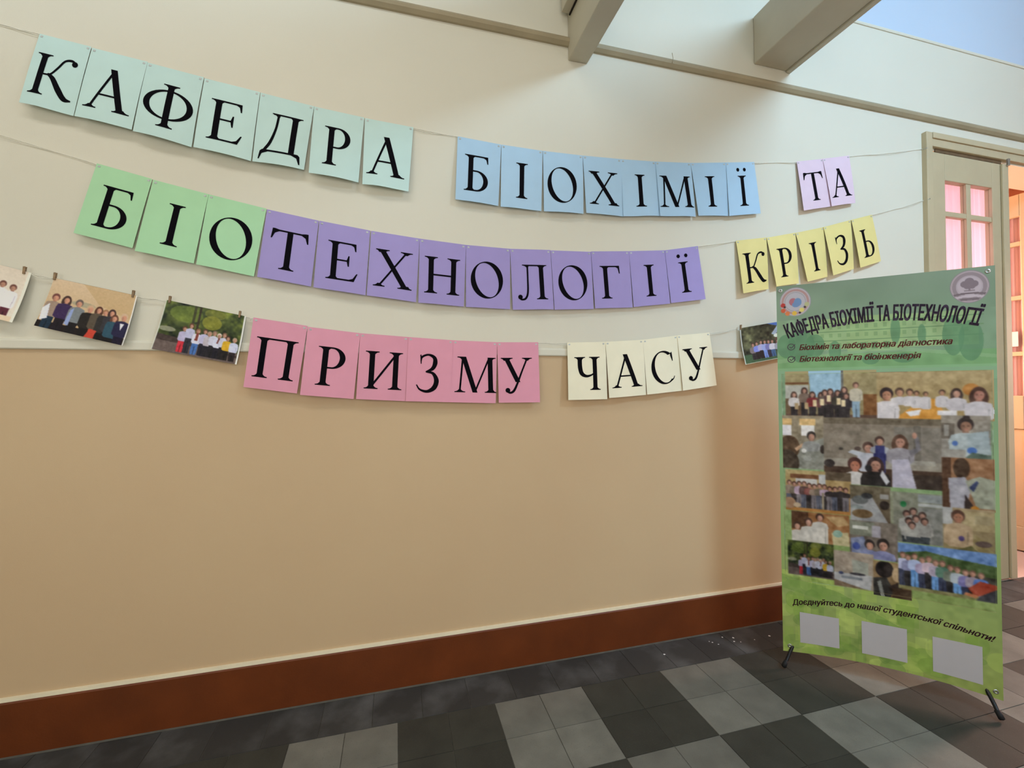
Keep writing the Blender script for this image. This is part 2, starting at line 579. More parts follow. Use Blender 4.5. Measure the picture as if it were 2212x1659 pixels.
def leaf(name, Tm, label, astragal):
    """a glazed door leaf built in its own frame: x 0..W from the hinge, y 0 front .. 0.045, z up; Tm places it"""
    W, H = D_M - D_L - 0.004, D_T - 0.012
    base = Tm(Vector((0, 0, 0.01)))
    d = empty(name, base, kind='structure', label=label)
    sl, sr = 0.145, 0.125
    g0, g1 = 1.26, 2.715                              # glazing bottom and top
    def part(nm, x0, x1, y0, y1, z0, z1, m='door_paint', bev=0.004, par=None):
        return MB().box(x0, x1, y0, y1, z0, z1, 0, bev, Tm).obj(nm, m, parent=par or d)
    part('stile', 0, sl, 0, 0.045, 0.01, H)
    part('stile', W - sr, W, 0, 0.045, 0.01, H)
    part('top_rail', sl, W - sr, 0, 0.045, g1, H)
    part('lock_rail', sl, W - sr, 0, 0.045, 0.99, g0)
    part('bottom_rail', sl, W - sr, 0, 0.045, 0.01, 0.20)
    part('panel', sl, W - sr, 0.014, 0.034, 0.20, 0.99)
    mid = (sl + W - sr) / 2
    part('muntin', mid - 0.022, mid + 0.022, 0.004, 0.040, g0, g1, bev=0.003)
    zs = [g0, 1.60, 2.055, 2.495, g1]
    for z in zs[1:-1]:
        part('muntin', sl, mid - 0.022, 0.006, 0.038, z - 0.017, z + 0.017, bev=0.003)
        part('muntin', mid + 0.022, W - sr, 0.006, 0.038, z - 0.017, z + 0.017, bev=0.003)
    for k in range(4):
        za = zs[k] + (0.017 if k else 0)
        zb = zs[k + 1] - (0.017 if k < 3 else 0)
        part('pane', sl, mid - 0.022, 0.020, 0.023, za, zb, 'pane_glass', 0)
        part('pane', mid + 0.022, W - sr, 0.020, 0.023, za, zb, 'pane_glass', 0)
    if astragal:
        part('meeting_strip', W - 0.045, W + 0.015, -0.016, -0.0005, 0.012, H - 0.004)
        part('bolt', W - 0.012, W + 0.006, -0.030, -0.0165, H - 0.02, H + 0.03, 'steel', 0.002)
    # gathered curtain on its rod behind the glass
    w = MB()
    n = 60
    V = []
    for zz in (g0 - 0.06, g1 + 0.05):
        for k in range(n + 1):
            u = k / n
            V.append(Tm(Vector((sl - 0.03 + u * (W - sl - sr + 0.06), 0.062 + 0.007 * math.sin(u * 62) + 0.003 * math.sin(u * 143), zz))))
    w.add(V, [(k, k + 1, n + 2 + k, n + 1 + k) for k in range(n)])
    c = w.obj('door_curtain', 'curtain_pink' if astragal else 'curtain_salmon', smooth=True, label='pale pink curtain behind the panes of the ' + ('closed door leaf' if astragal else 'open door leaf'), category='curtain')
    w = MB()
    w.tube([Tm(Vector((sl - 0.05, 0.060, g1 + 0.052))), Tm(Vector((W - sr + 0.05, 0.060, g1 + 0.052)))], 0.004, 6)
    w.obj('rod', 'steel', parent=c)
    return d


leaf('door_1', lambda p: Vector((D_L + 0.002 + p.x, -0.006 + p.y, p.z)), 'closed cream door leaf with small panes over a pink curtain', True)
# the other leaf stands open, swung into the next room (its hinge on the right jamb)
ang = math.radians(86)
leaf('door_2', lambda p:
     Vector((D_R - 0.012 - p.x * math.cos(ang) + p.y * math.sin(ang), 0.135 + p.x * math.sin(ang) + p.y * math.cos(ang), p.z)),
     'open cream door leaf swung into the warm lit room', False)
# slit between leaf and head, its shade painted as a brown strip
MB().box(D_L + 0.06, D_M - 0.03, -0.006, 0.001, D_T - 0.011, D_T + 0.0115).obj('gap', 'slot_brown', parent=cas)
# notice taped on the open leaf
q = [Vector((5.245, y, z)) for y, z in ((0.30, 1.66), (0.56, 1.66), (0.56, 1.78), (0.30, 1.78))]
for v in q:
    v.x = D_R - 0.012 - (v.y - 0.135) / math.sin(ang) * math.cos(ang) - 0.006
w = MB().add(q + [v + Vector((0.0008, 0, 0)) for v in q], [(0, 1, 2, 3), (7, 6, 5, 4), (0, 4, 5, 1), (1, 5, 6, 2), (2, 6, 7, 3), (3, 7, 4, 0)])
w.obj('notice', 'notice_paper', label='white notice stuck on the open door leaf', category='notice')

# ------------------------------------------------------------------ serif letters (unit cap height, y up)
def curve(pts, n=10):
    """Catmull-Rom through the points"""
    P = [Vector(p) for p in pts]
    P = [P[0] * 2 - P[1]] + P + [P[-1] * 2 - P[-2]]
    out = []
    for k in range(1, len(P) - 2):
        for s in range(n):
            t = s / n
            out.append(0.5 * ((2 * P[k]) + (P[k + 1] - P[k - 1]) * t + (2 * P[k - 1] - 5 * P[k] + 4 * P[k + 1] - P[k + 2]) * t * t + (3 * P[k] - P[k - 1] - 3 * P[k + 1] + P[k + 2]) * t ** 3))
    out.append(P[-2])
    return out


class Glyph:
    def __init__(s):
        s.v, s.t = [], []

    def poly(s, pts):
        n = len(s.v)
        P = [Vector((p[0], p[1], 0)) for p in pts]
        s.v += [(p.x, p.y) for p in P]
        for t in tessellate_polygon([P]):
            s.t.append(tuple(n + k for k in t))
        return s

    def strip(s, A, B):
        n = len(s.v)
        m = len(A)
        s.v += [(p[0], p[1]) for p in A] + [(p[0], p[1]) for p in B]
        for k in range(m - 1):
            s.t += [(n + k, n + k + 1, n + m + k), (n + k + 1, n + m + k + 1, n + m + k)]
        return s

    def bar(s, x0, x1, y0, y1):
        return s.poly([(x0, y0), (x1, y0), (x1, y1), (x0, y1)])

    def serif(s, x0, x1, xa, xb, y, dy):
        """bracketed serif slab x0..x1 at y, growing by dy into the stem xa..xb"""
        t = 0.026 * (1 if dy > 0 else -1)
        br = 0.085 * (1 if dy > 0 else -1)
        L = [(x0 + (xa - x0) * k / 5, y + t + (br - t) * (k / 5) ** 2.6) for k in range(6)]
        R = [(x1 + (xb - x1) * k / 5, y + t + (br - t) * (k / 5) ** 2.6) for k in range(6)]
        return s.poly([(x0, y)] + L + R[::-1] + [(x1, y)])

    def stem(s, c, y0=0.0, y1=1.0, wd=0.135, top=True, bot=True, ser=0.105):
        a, b = c - wd / 2, c + wd / 2
        s.bar(a, b, y0, y1)
        if bot:
            s.serif(a - ser, b + ser, a, b, y0, 1)
        if top:
            s.serif(a - ser, b + ser, a, b, y1, -1)
        return s

    def diag(s, x0, y0, x1, y1, wd):
        return s.poly([(x0 - wd / 2, y0), (x0 + wd / 2, y0), (x1 + wd / 2, y1), (x1 - wd / 2, y1)])

    def stroke(s, pts, widths, n=10):
        C = curve(pts, n)
        m = len(C)
        A, B = [], []
        for k, p in enumerate(C):
            f = k / (m - 1) * (len(widths) - 1)
            i = min(int(f), len(widths) - 2)
            wd = widths[i] + (widths[i + 1] - widths[i]) * (f - i)
            t = (C[min(k + 1, m - 1)] - C[max(k - 1, 0)]).normalized()
            nn = Vector((-t.y, t.x)) * wd / 2
            A.append(p + nn)
            B.append(p - nn)
        return s.strip(A, B)

    def disc(s, cx, cy, r, ry=None):
        return s.poly([(cx + r * math.cos(a), cy + (ry or r) * math.sin(a)) for a in [2 * math.pi * k / 18 for k in range(18)]])

    def ring(s, cx, cy, rx, ry, thick, thin, tilt=0.18, a0=0, a1=2 * math.pi, n=40):
        A, B = [], []
        for k in range(n + 1):
            a = a0 + (a1 - a0) * k / n
            A.append((cx + rx * math.cos(a), cy + ry * math.sin(a)))
            x, y = (rx - thick) * math.cos(a), (ry - thin) * math.sin(a)
            B.append((cx + x - tilt * y * 0.16, cy + y))
        return s.strip(A, B)

    def bowl(s, x0, yt, yb, flat, W, thick=0.135, thin=0.042):
        """half ring to the right of a stem"""
        ym, h = (yt + yb) / 2, (yt - yb) / 2
        s.bar(x0, x0 + flat, yt - thin, yt)
        s.bar(x0, x0 + flat, yb, yb + thin)
        A, B = [], []
        for k in range(25):
            a = math.pi / 2 - math.pi * k / 24
            A.append((x0 + flat + (W - flat) * math.cos(a), ym + h * math.sin(a)))
            B.append((x0 + flat + (W - flat - thick) * math.cos(a), ym + (h - thin) * math.sin(a)))
        return s.strip(A, B)

    def arm_top(s, x0, x1, y=1.0, drop=0.20):
        """thin arm with a hanging wedge serif at its end"""
        s.bar(x0, x1 - 0.02, y - 0.042, y)
        return s.poly([(x1 - 0.09, y), (x1, y), (x1 + 0.012, y - drop), (x1 - 0.016, y - drop), (x1 - 0.05, y - 0.08), (x1 - 0.12, y - 0.042)])

    def arm_bot(s, x0, x1, y=0.0, rise=0.22):
        s.bar(x0, x1 - 0.02, y, y + 0.042)
        return s.poly([(x1 - 0.09, y), (x1 - 0.02, y), (x1 + 0.06, y + rise), (x1 + 0.03, y + rise), (x1 - 0.05, y + 0.08), (x1 - 0.14, y + 0.042)])


def glyph(ch):
    g = Glyph()
    if ch in 'ІЇ':
        g.stem(0.2)
        if ch == 'Ї':
            g.disc(0.06, 1.20, 0.062)
            g.disc(0.34, 1.20, 0.062)
        wd = 0.40
    elif ch == 'К':
        g.stem(0.2)
        g.stroke([(0.24, 0.50), (0.42, 0.53), (0.55, 0.72), (0.66, 0.92), (0.80, 0.975), (0.90, 0.94)], [0.04, 0.045, 0.05, 0.05, 0.06, 0.05])
        g.disc(0.895, 0.905, 0.068)
        g.stroke([(0.36, 0.53), (0.50, 0.44), (0.68, 0.20), (0.84, 0.03), (1.0, 0.014)], [0.05, 0.11, 0.135, 0.12, 0.03])
        wd = 1.0
    elif ch == 'А':
        g.diag(0.14, 0, 0.50, 1.0, 0.055)
        g.diag(0.80, 0, 0.475, 1.03, 0.145)
        g.bar(0.26, 0.68, 0.335, 0.378)
        g.serif(0.0, 0.29, 0.115, 0.18, 0, 1)
        g.serif(0.63, 1.0, 0.73, 0.87, 0, 1)
        wd = 1.0
    elif ch == 'Ф':
        g.stem(0.53, -0.03, 1.03, 0.135)
        g.ring(0.53, 0.52, 0.53, 0.37, 0.135, 0.042, 0)
        wd = 1.06
    elif ch == 'Е':
        g.stem(0.2, ser=0.105)
        g.arm_top(0.2, 0.70)
        g.arm_bot(0.2, 0.72)
        g.bar(0.2, 0.55, 0.50, 0.542)
        g.poly([(0.53, 0.66), (0.56, 0.66), (0.56, 0.38), (0.53, 0.38), (0.50, 0.50), (0.46, 0.521), (0.50, 0.55)])
        wd = 0.78
    elif ch == 'Д':
        g.stem(0.76, 0.0, 1.0, 0.135, True, False)
        g.stroke([(0.37, 0.98), (0.34, 0.60), (0.25, 0.25), (0.13, 0.03)], [0.055, 0.055, 0.07, 0.07])
        g.bar(0.25, 0.80, 0.958, 1.0)
        g.serif(0.22, 0.42, 0.34, 0.40, 1.0, -1)
        g.bar(0.08, 0.92, 0.0, 0.046)
        g.poly([(0.08, 0.046), (0.22, 0.0), (0.08, -0.06), (0.03, -0.20), (0.0, -0.20), (0.03, 0.0)])
        g.poly([(0.92, 0.046), (0.76, 0.0), (0.90, -0.05), (0.965, -0.20), (0.995, -0.20), (0.97, 0.0)])
        wd = 1.0
    elif ch == 'Р':
        g.stem(0.2)
        g.bowl(0.2, 1.0, 0.44, 0.16, 0.47)
        wd = 0.68
    elif ch == 'Б':
        g.stem(0.2)
        g.arm_top(0.2, 0.68)
        g.bowl(0.2, 0.58, 0.0, 0.16, 0.50)
        wd = 0.72
    elif ch == 'Ь':
        g.stem(0.2)
        g.bowl(0.2, 0.58, 0.0, 0.16, 0.48)
        wd = 0.70
    elif ch == 'О':
        g.ring(0.45, 0.5, 0.45, 0.525, 0.13, 0.045, 1.0)
        wd = 0.90
    elif ch == 'С':
        g.ring(0.45, 0.5, 0.45, 0.525, 0.13, 0.045, 0.6, math.radians(52), math.radians(310))
        g.poly([(0.70, 0.93), (0.76, 0.97), (0.78, 0.68), (0.755, 0.68), (0.70, 0.84)])
        g.stroke([(0.70, 0.085), (0.76, 0.13), (0.80, 0.21)], [0.05, 0.03, 0.02])
        wd = 0.82
    elif ch == 'Х':
        g.diag(0.80, 0.01, 0.17, 0.99, 0.15)
        g.diag(0.14, 0.01, 0.79, 0.99, 0.055)
        g.serif(0.02, 0.36, 0.10, 0.25, 1.0, -1)
        g.serif(0.64, 0.95, 0.76, 0.82, 1.0, -1)
        g.serif(0.0, 0.29, 0.11, 0.17, 0, 1)
        g.serif(0.61, 0.97, 0.72, 0.88, 0, 1)
        wd = 0.97
    elif ch == 'М':
        g.diag(0.14, 0, 0.20, 1.0, 0.05)
        g.diag(0.56, 0.0, 0.22, 1.0, 0.135)
        g.diag(0.55, 0.0, 0.93, 1.0, 0.05)
        g.diag(1.0, 0, 0.95, 1.0, 0.135)
        g.serif(0.0, 0.29, 0.115, 0.165, 0, 1)
        g.serif(0.83, 1.16, 0.93, 1.07, 0, 1)
        g.serif(0.05, 0.26, 0.17, 0.25, 1.0, -1)
        g.serif(0.90, 1.11, 0.91, 1.01, 1.0, -1)
        wd = 1.16
    elif ch == 'Т':
        g.stem(0.44, top=False)
        g.bar(0.06, 0.82, 0.958, 1.0)
        for sgn in (1, -1):
            f = lambda x: 0.44 + sgn * (x - 0.44)
            g.poly([(f(0.80), 1.02), (f(0.86), 1.02), (f(0.88), 0.76), (f(0.85), 0.76), (f(0.80), 0.90), (f(0.70), 0.958), (f(0.70), 1.0)])
        wd = 0.88
    elif ch in 'НИП':
        g.stem(0.19)
        g.stem(0.79)
        if ch == 'Н':
            g.bar(0.2, 0.78, 0.485, 0.53)
        elif ch == 'П':
            g.bar(0.2, 0.78, 0.958, 1.0)
        else:
            g.diag(0.22, 0.10, 0.76, 0.90, 0.065)
        wd = 0.98
    elif ch == 'Л':
        g.stem(0.73)
        g.bar(0.22, 0.75, 0.958, 1.0)
        g.serif(0.16, 0.38, 0.29, 0.345, 1.0, -1)
        g.stroke([(0.32, 0.98), (0.315, 0.60), (0.30, 0.20), (0.23, 0.03), (0.11, 0.0), (0.05, 0.06)], [0.05, 0.05, 0.055, 0.06, 0.05, 0.05])
        g.disc(0.075, 0.07, 0.068)
        wd = 0.9
    elif ch == 'Г':
        g.stem(0.2)
        g.arm_top(0.2, 0.66, drop=0.24)
        wd = 0.70
    elif ch == 'З':
        g.stroke([(0.10, 0.80), (0.13, 0.93), (0.30, 1.0), (0.46, 0.93), (0.49, 0.78), (0.42, 0.62), (0.24, 0.525)], [0.03, 0.06, 0.055, 0.10, 0.13, 0.10, 0.035])
        g.stroke([(0.24, 0.53), (0.44, 0.49), (0.54, 0.30), (0.48, 0.10), (0.30, -0.005), (0.10, 0.04), (0.0, 0.17)], [0.035, 0.08, 0.135, 0.13, 0.08, 0.05, 0.03])
        g.poly([(0.075, 0.98), (0.105, 1.0), (0.12, 0.90), (0.12, 0.74), (0.095, 0.74)])
        wd = 0.60
    elif ch == 'У':
        g.diag(0.49, 0.30, 0.16, 0.99, 0.145)
        g.stroke([(0.78, 0.98), (0.62, 0.62), (0.47, 0.26), (0.36, 0.05), (0.25, -0.005), (0.16, 0.04)], [0.05, 0.05, 0.06, 0.07, 0.06, 0.05])
        g.disc(0.185, 0.065, 0.07)
        g.serif(0.0, 0.35, 0.085, 0.24, 1.0, -1)
        g.serif(0.63, 0.93, 0.745, 0.81, 1.0, -1)
        wd = 0.93
    elif ch == 'Ч':
        g.stem(0.64)
        g.stroke([(0.17, 0.98), (0.17, 0.70), (0.22, 0.50), (0.36, 0.42), (0.52, 0.45), (0.62, 0.52)], [0.135, 0.135, 0.125, 0.08, 0.05, 0.04])
        g.serif(0.0, 0.34, 0.10, 0.24, 1.0, -1)
        wd = 0.82
    return g.v, g.t, wd


def refine(V, Tt, maxlen):
    """split long triangles so that print follows the bend of the sheet"""
    V = [tuple(v) for v in V]
    todo, out = list(Tt), []
    cache = {}
    def mid(a, b):
        k = (min(a, b), max(a, b))
        if k not in cache:
            cache[k] = len(V)
            V.append(((V[a][0] + V[b][0]) / 2, (V[a][1] + V[b][1]) / 2))
        return cache[k]
    while todo:
        a, b, c = todo.pop()
        L = [(math.dist(V[p], V[q]), p, q, r) for p, q, r in ((a, b, c), (b, c, a), (c, a, b))]
        l, p, q, r = max(L)
        if l > maxlen:
            m = mid(p, q)
            todo += [(p, m, r), (m, q, r)]
        else:
            out.append((a, b, c))
    return V, out


# ------------------------------------------------------------------ letter sheets (A4 paper hung on strings)
def paper(name, shade, against):
    """paper colour read against the wall beside it, whose paint is known"""
    k = 1.0
    return mat(name, tuple(min(0.9, u * a / b * k) for a, b, u in zip(lin(shade), lin(against), UPPER)), 0.6, 0.015, 12, 0.05, 400, rand=0.02)


WL = (206, 199, 177)
paper('paper_mint', (184, 208, 197), WL)
paper('paper_blue', (163, 191, 207), WL)
paper('paper_pink', (220, 200, 224), (214, 214, 205))
paper('paper_green', (162, 204, 156), WL)
paper('paper_violet', (152, 137, 184), WL)
paper('paper_yellow', (226, 215, 146), (214, 214, 203))
paper('paper_rose', (207, 138, 148), (203, 194, 168))
paper('paper_cream', (232, 212, 178), (203, 196, 172))


def bil(Q, u, v):
    a = Q[0].lerp(Q[1], u)
    b = Q[3].lerp(Q[2], u)
    return a.lerp(b, v)


def sheet_map(px, lift, belly, wave=0.0):
    """px: corner pixels TL TR BR BL; lift: distance off the wall at those corners"""
    Q = [at(x, y, -l) for (x, y), l in zip(px, lift)]
    def S(u, v, off=0.0):
        p = bil(Q, u, v)
        p.y -= belly * math.sin(math.pi * u) * v + wave * math.sin(2 * math.pi * u) * v ** 2 + 0.35 * abs(belly) * math.sin(math.pi * v) + off
        return p
    return S


def sheet_mesh(S, nx, ny, th=0.0004):
    V, F = [], []
    for off in (0.0, -th):
        for j in range(ny + 1):
            for i in range(nx + 1):
                V.append(S(i / nx, j / ny, off))
    n = nx + 1
    m = n * (ny + 1)
    for j in range(ny):
        for i in range(nx):
            a = j * n + i
            F.append((a, a + n, a + n + 1, a + 1))
            F.append((m + a, m + a + 1, m + a + n + 1, m + a + n))
    rim = [i for i in range(n)] + [j * n + nx for j in range(1, ny + 1)] + [ny * n + i for i in range(nx - 1, -1, -1)] + [j * n for j in range(ny - 1, 0, -1)]
    b0, r = len(V), len(rim)                        # the cut edge has points of its own so that the faces stay flat
    V += [V[a].copy() for a in rim] + [V[m + a].copy() for a in rim]
    for k in range(r):
        F.append((b0 + k, b0 + (k + 1) % r, b0 + r + (k + 1) % r, b0 + r + k))
    return V, F


def tape(S, u, v, parent, sz=0.009):
    pts = []
    for off in (0.0012, 0.0004):
        for du, dv in ((-1, -1), (1, -1), (1, 1), (-1, 1)):
            pts.append(S(u + du * sz / 0.42, v + dv * sz / 0.75, off))
    obj('tape', pts, [(0, 1, 2, 3), (7, 6, 5, 4), (0, 4, 5, 1), (1, 5, 6, 2), (2, 6, 7, 3), (3, 7, 4, 0)], 'tape', parent=parent)


SHEETS = [
    # row, paper, word, [(letter, corners TL TR BR BL, horizontal offset of the letter, where it hangs)]
    ('mint', 'mint green', 'letter sheets of the mint green word', [
        ('К', (86, 72.6), (197.5, 101), (158.7, 250.5), (41, 221), -.02, 'first sheet of the top string'),
        ('А', (199, 103), (319, 133.4), (284.3, 280), (160.4, 250.5), 0, 'between letters К and Ф'),
        ('Ф', (319, 135), (440.6, 167), (413.6, 318), (287, 283), .0, 'on the top string'),
        ('Е', (442, 169), (562, 199), (542, 348), (417.6, 317.4), -.02, 'on the top string'),
        ('Д', (563, 200), (678.6, 229.6), (656.7, 367), (545, 348.4), 0, 'on the top string'),
        ('Р', (679, 230), (787, 254), (774.3, 394.3), (666.8, 373), 0, 'on the top string'),
        ('А', (788.5, 255), (893, 275), (882.3, 413.6), (782.7, 397.7), -.02, 'last of its word, beside a gap')]),
    ('blue', 'light blue', 'letter sheets of the light blue word', [
        ('Б', (988.6, 294.4), (1082.5, 312.3), (1076.4, 445), (983.6, 430.5), -.05, 'on the top string'),
        ('І', (1083, 312.3), (1172, 325.8), (1169.3, 455.8), (1081.5, 446.3), 0, 'between letters Б and О'),
        ('О', (1172.6, 325.8), (1258.7, 336), (1260.4, 461.8), (1175, 456.4), -.04, 'on the top string'),
        ('Х', (1259, 336), (1341.4, 343.7), (1346.5, 467.6), (1266.5, 459.8), 0, 'on the top string'),
        ('І', (1341.4, 343.7), (1415.6, 349), (1426.3, 466.5), (1346.6, 467), 0, 'between letters Х and М'),
        ('М', (1415.6, 349), (1491.7, 352), (1503, 468), (1426.3, 466.5), .0, 'on the top string'),
        ('І', (1491.7, 352), (1568, 351), (1574, 466.5), (1509, 466), -.02, 'between letters М and Ї'),
        ('Ї', (1568, 351), (1629, 350), (1643.3, 461), (1575.6, 466.5), 0, 'last of its word')]),
    ('pink', 'pale pink', 'letter sheets of the pale pink word', [
        ('Т', (1721, 349), (1777, 343), (1796.8, 445.6), (1736.6, 455), 0, 'on the top string'),
        ('А', (1777, 343), (1834, 336), (1848, 438.6), (1796.8, 445.6), -.02, 'on the top string near the door')]),
    ('green', 'light green', 'letter sheets of the light green syllables', [
        ('Б', (209.3, 352.8), (329, 386.6), (286, 536), (158.7, 503), 0, 'on the second string'),
        ('І', (331, 388), (450.7, 419.6), (418.6, 569), (291, 541.9), .02, 'on the second string'),
        ('О', (450.7, 419.6), (575.6, 450.7), (548.6, 597), (423.7, 571), 0, 'touching the violet sheets')]),
    ('violet', 'violet', 'letter sheets of the violet word', [
        ('Т', (577, 452), (688.7, 476.7), (671.8, 619), (555.4, 598), 0, 'on the second string'),
        ('Е', (690, 476.7), (799.6, 498), (789.5, 638), (677, 620.5), 0, 'on the second string'),
        ('Х', (802, 498.6), (906.6, 515.4), (898.5, 652.9), (792, 638), 0, 'on the second string'),
        ('Н', (906.6, 515.4), (1006.5, 529), (1002, 662.3), (903.6, 653.9), 0, 'on the second string'),
        ('О', (1006.5, 529), (1101.8, 537.4), (1101.8, 668), (1006.5, 663), -.03, 'between letters Н and Л'),
        ('Л', (1101.8, 537.4), (1188.9, 540), (1196.3, 668.4), (1107.8, 669), 0, 'on the second string'),
        ('О', (1189.5, 540.8), (1276.6, 544), (1282.4, 667.4), (1198, 669), 0, 'between letters Л and Г'),
        ('Г', (1276.6, 543), (1358.3, 542.5), (1366.8, 664), (1285.8, 666.4), -.05, 'on the second string'),
        ('І', (1358.3, 542.5), (1436, 540.7), (1447.8, 655.8), (1369, 663.3), 0, 'between letters Г and Ї'),
        ('Ї', (1436, 540.7), (1507.4, 531.5), (1524.3, 646.2), (1449.7, 654.7), -.02, 'last of its word')]),
    ('yellow', 'yellow', 'letter sheets of the yellow word', [
        ('К', (1589.8, 520), (1655.4, 512.8), (1660.2, 624.3), (1606, 633.8), .02, 'on the second string'),
        ('Р', (1656, 513.6), (1718, 502.5), (1725.8, 612.5), (1677.6, 618.8), 0, 'on the second string'),
        ('І', (1718.7, 503), (1778.9, 490.6), (1787.6, 598), (1744.8, 608.5), 0, 'on the second string'),
        ('З', (1778.9, 490.6), (1837.4, 475), (1844.5, 580.8), (1800.2, 595), 0, 'on the second string'),
        ('Ь', (1839, 475), (1883.3, 463.7), (1903, 564.2), (1858.8, 578.4), 0, 'last sheet before the door')]),
    ('rose', 'rose pink', 'letter sheets of the rose pink word', [
        ('П', (547.6, 685.7), (664.4, 704), (641.4, 850), (525.7, 836), 0, 'on the lowest string'),
        ('Р', (665, 706), (778.3, 719.7), (764, 862), (648, 853), 0, 'on the lowest string'),
        ('И', (778.3, 719.7), (882.3, 728), (875.6, 866.6), (769.2, 862), .02, 'on the lowest string'),
        ('З', (882.3, 728), (978.5, 735), (974, 869), (876, 866.6), -.04, 'on the lowest string'),
        ('М', (978.5, 735), (1074, 739.3), (1070.7, 871), (974, 869), .04, 'on the lowest string'),
        ('У', (1074, 739.3), (1162.5, 739.3), (1166.6, 869), (1077.4, 870), -.05, 'last of its word')]),
    ('cream', 'cream', 'letter sheets of the cream word', [
        ('Ч', (1225, 740), (1307.7, 738.3), (1311.7, 862.2), (1227.7, 864.2), 0, 'on the lowest string'),
        ('А', (1307.7, 738.3), (1388.7, 733.9), (1396, 853), (1316, 859.8), 0, 'on the lowest string'),
        ('С', (1388.7, 733.9), (1462.5, 724.6), (1474.3, 844), (1397.8, 852.4), 0, 'on the lowest string'),
        ('У', (1462.5, 724.6), (1532.4, 718.3), (1548.2, 832.3), (1475.4, 844), -.02, 'last of the lowest string')]),
]
CAP0, CAP1 = 0.26, 0.835
ORD = ('first', 'second', 'third', 'fourth', 'fifth', 'sixth', 'seventh', 'eighth', 'ninth', 'tenth')
GL = {}
for pname, pcol, grp, items in SHEETS:
    for k, (ch, tl, tr, br, bl, dx, where) in enumerate(items):
        e = 0.0016 * (k % 2)
        if pname == 'yellow':
            lift, belly = (0.010 + e, 0.009 + e, 0.012 + e, 0.040 + e), 0.006
        elif pname == 'mint':
            lift, belly = (0.010 + e, 0.009 + e, 0.031 + e, 0.036 + e), 0.010 * random.uniform(.6, 1.3)
        elif pname in ('violet', 'rose'):
            h = 0.009 if pname == 'rose' else 0.0
            lift, belly = (0.010 + e + h, 0.010 + e + h, 0.026 + e + h, 0.028 + e + h), 0.003 * random.uniform(.3, 1.5)
        else:
            h = 0.009 if pname == 'cream' else 0.0
            lift, belly = (0.010 + e + h, 0.010 + e + h, 0.024 + e + h, 0.031 + e + h), 0.006 * random.uniform(.3, 1.3)
        wave = 0.004 * random.uniform(-1, 1) + (0.007 if (pname == 'mint' and k == 6) else 0)
        if pname == 'rose' and ch == 'З':
            lift = tuple(l + 0.0012 for l in lift)
        S = sheet_map((tl, tr, br, bl), lift, belly, wave)
        V, F = sheet_mesh(S, 10, 14)
        o = obj('letter_sheet', V, F, 'paper_' + pname, smooth=True,
                label='%s paper sheet with black letter %s, %s sheet of its word%s' % (pcol, ch, ORD[k], '' if where.startswith(('on ', 'first', 'last')) else ', ' + where), category='sheet', group=grp)
        if ch not in GL:
            gv, gt, gw = glyph(ch)
            GL[ch] = (*refine(gv, gt, 0.13), gw)
        gv, gt, gw = GL[ch]
        hw = (CAP1 - CAP0) * 0.297 / 0.21          # cap height in sheet widths
        P = [S(0.5 + dx + (x - gw / 2) * hw, CAP1 - y * (CAP1 - CAP0), 0.0009) for x, y in gv]
        F = []
        for a, b, c in gt:
            n = (P[b] - P[a]).cross(P[c] - P[a])
            F.append((a, b, c) if n.y < 0 else (a, c, b))
        obj('letter_print', P, F, 'letter_ink', parent=o, label='black serif letter ' + ch)
        tape(S, 0.055, 0.035, o)
        tape(S, 0.945, 0.035, o)


# ------------------------------------------------------------------ strings
def string(name, px, label, Y=-0.0045):
    P = [at(x, y, Y) for x, y in px]
    C = curve([tuple(p) for p in P], 8)
    w = MB()
    w.tube(C, 0.0013, 6)
    # the second, loosely twisted strand
    D = []
    for k, p in enumerate(C):
        a = k * 0.55
        D.append(p + Vector((0, 0.0022 * math.cos(a) - 0.001, 0.0045 * math.sin(a) - 0.004)))
    w.tube(D, 0.0010, 6)
    o = w.obj(name, 'string_cotton', smooth=True, label=label, category='string', group='strings across the wall')
    return o


string('string', [(-60, 38), (86, 74), (197, 103), (319, 136), (440, 168), (562, 200), (678, 231), (787, 255), (893, 277), (988, 296), (1083, 313.5), (1172, 327), (1259, 337.5), (1341, 345), (1416, 350.5), (1492, 353), (1568, 352.5), (1629, 352), (1721, 350.5), (1777, 344.5), (1834, 338), (1920, 331), (1994, 322)], 'thin white string holding the top row of letters')
string('string', [(-60, 272), (0, 291), (209, 355), (330, 388), (450, 421), (576, 452), (689, 478), (801, 499), (906, 517), (1006, 530), (1102, 538.5), (1189, 541.5), (1277, 544.5), (1358, 544), (1436, 542), (1507, 533), (1590, 521.5), (1656, 514.5), (1718, 504), (1779, 491.5), (1838, 476.5), (1883, 465), (1945, 449), (2001, 431)], 'thin white string holding the middle row of letters')
string('string', [(-60, 560), (0, 575), (68, 592), (117, 602), (296, 641), (359, 650), (531, 685), (548, 688), (665, 706.5), (778, 721), (882, 729.5), (978, 736.5), (1074, 741), (1162, 741), (1225, 741.5), (1308, 740), (1389, 735.5), (1462, 726), (1532, 720), (1598, 710), (1677, 697), (1800, 672), (2008, 618)], 'thin white string holding the lowest row and the photographs', -0.0155)
for k, (px, py, nm) in enumerate(((1994, 322, 'upper'), (2001, 431, 'middle'))):
    p = at(px, py, -0.031)
    w = MB()
    w.tube([p + Vector((0.012, 0.002, 0)), p + Vector((0.012, -0.012, 0.001))], 0.0016, 6)
    w.tube([p + Vector((0.012, -0.012, 0.001)), p + Vector((0.012, -0.0135, 0.001))], 0.0038, 8)
    w.obj('nail', 'steel', label='small nail on the door casing ending the %s string' % nm, category='nail')


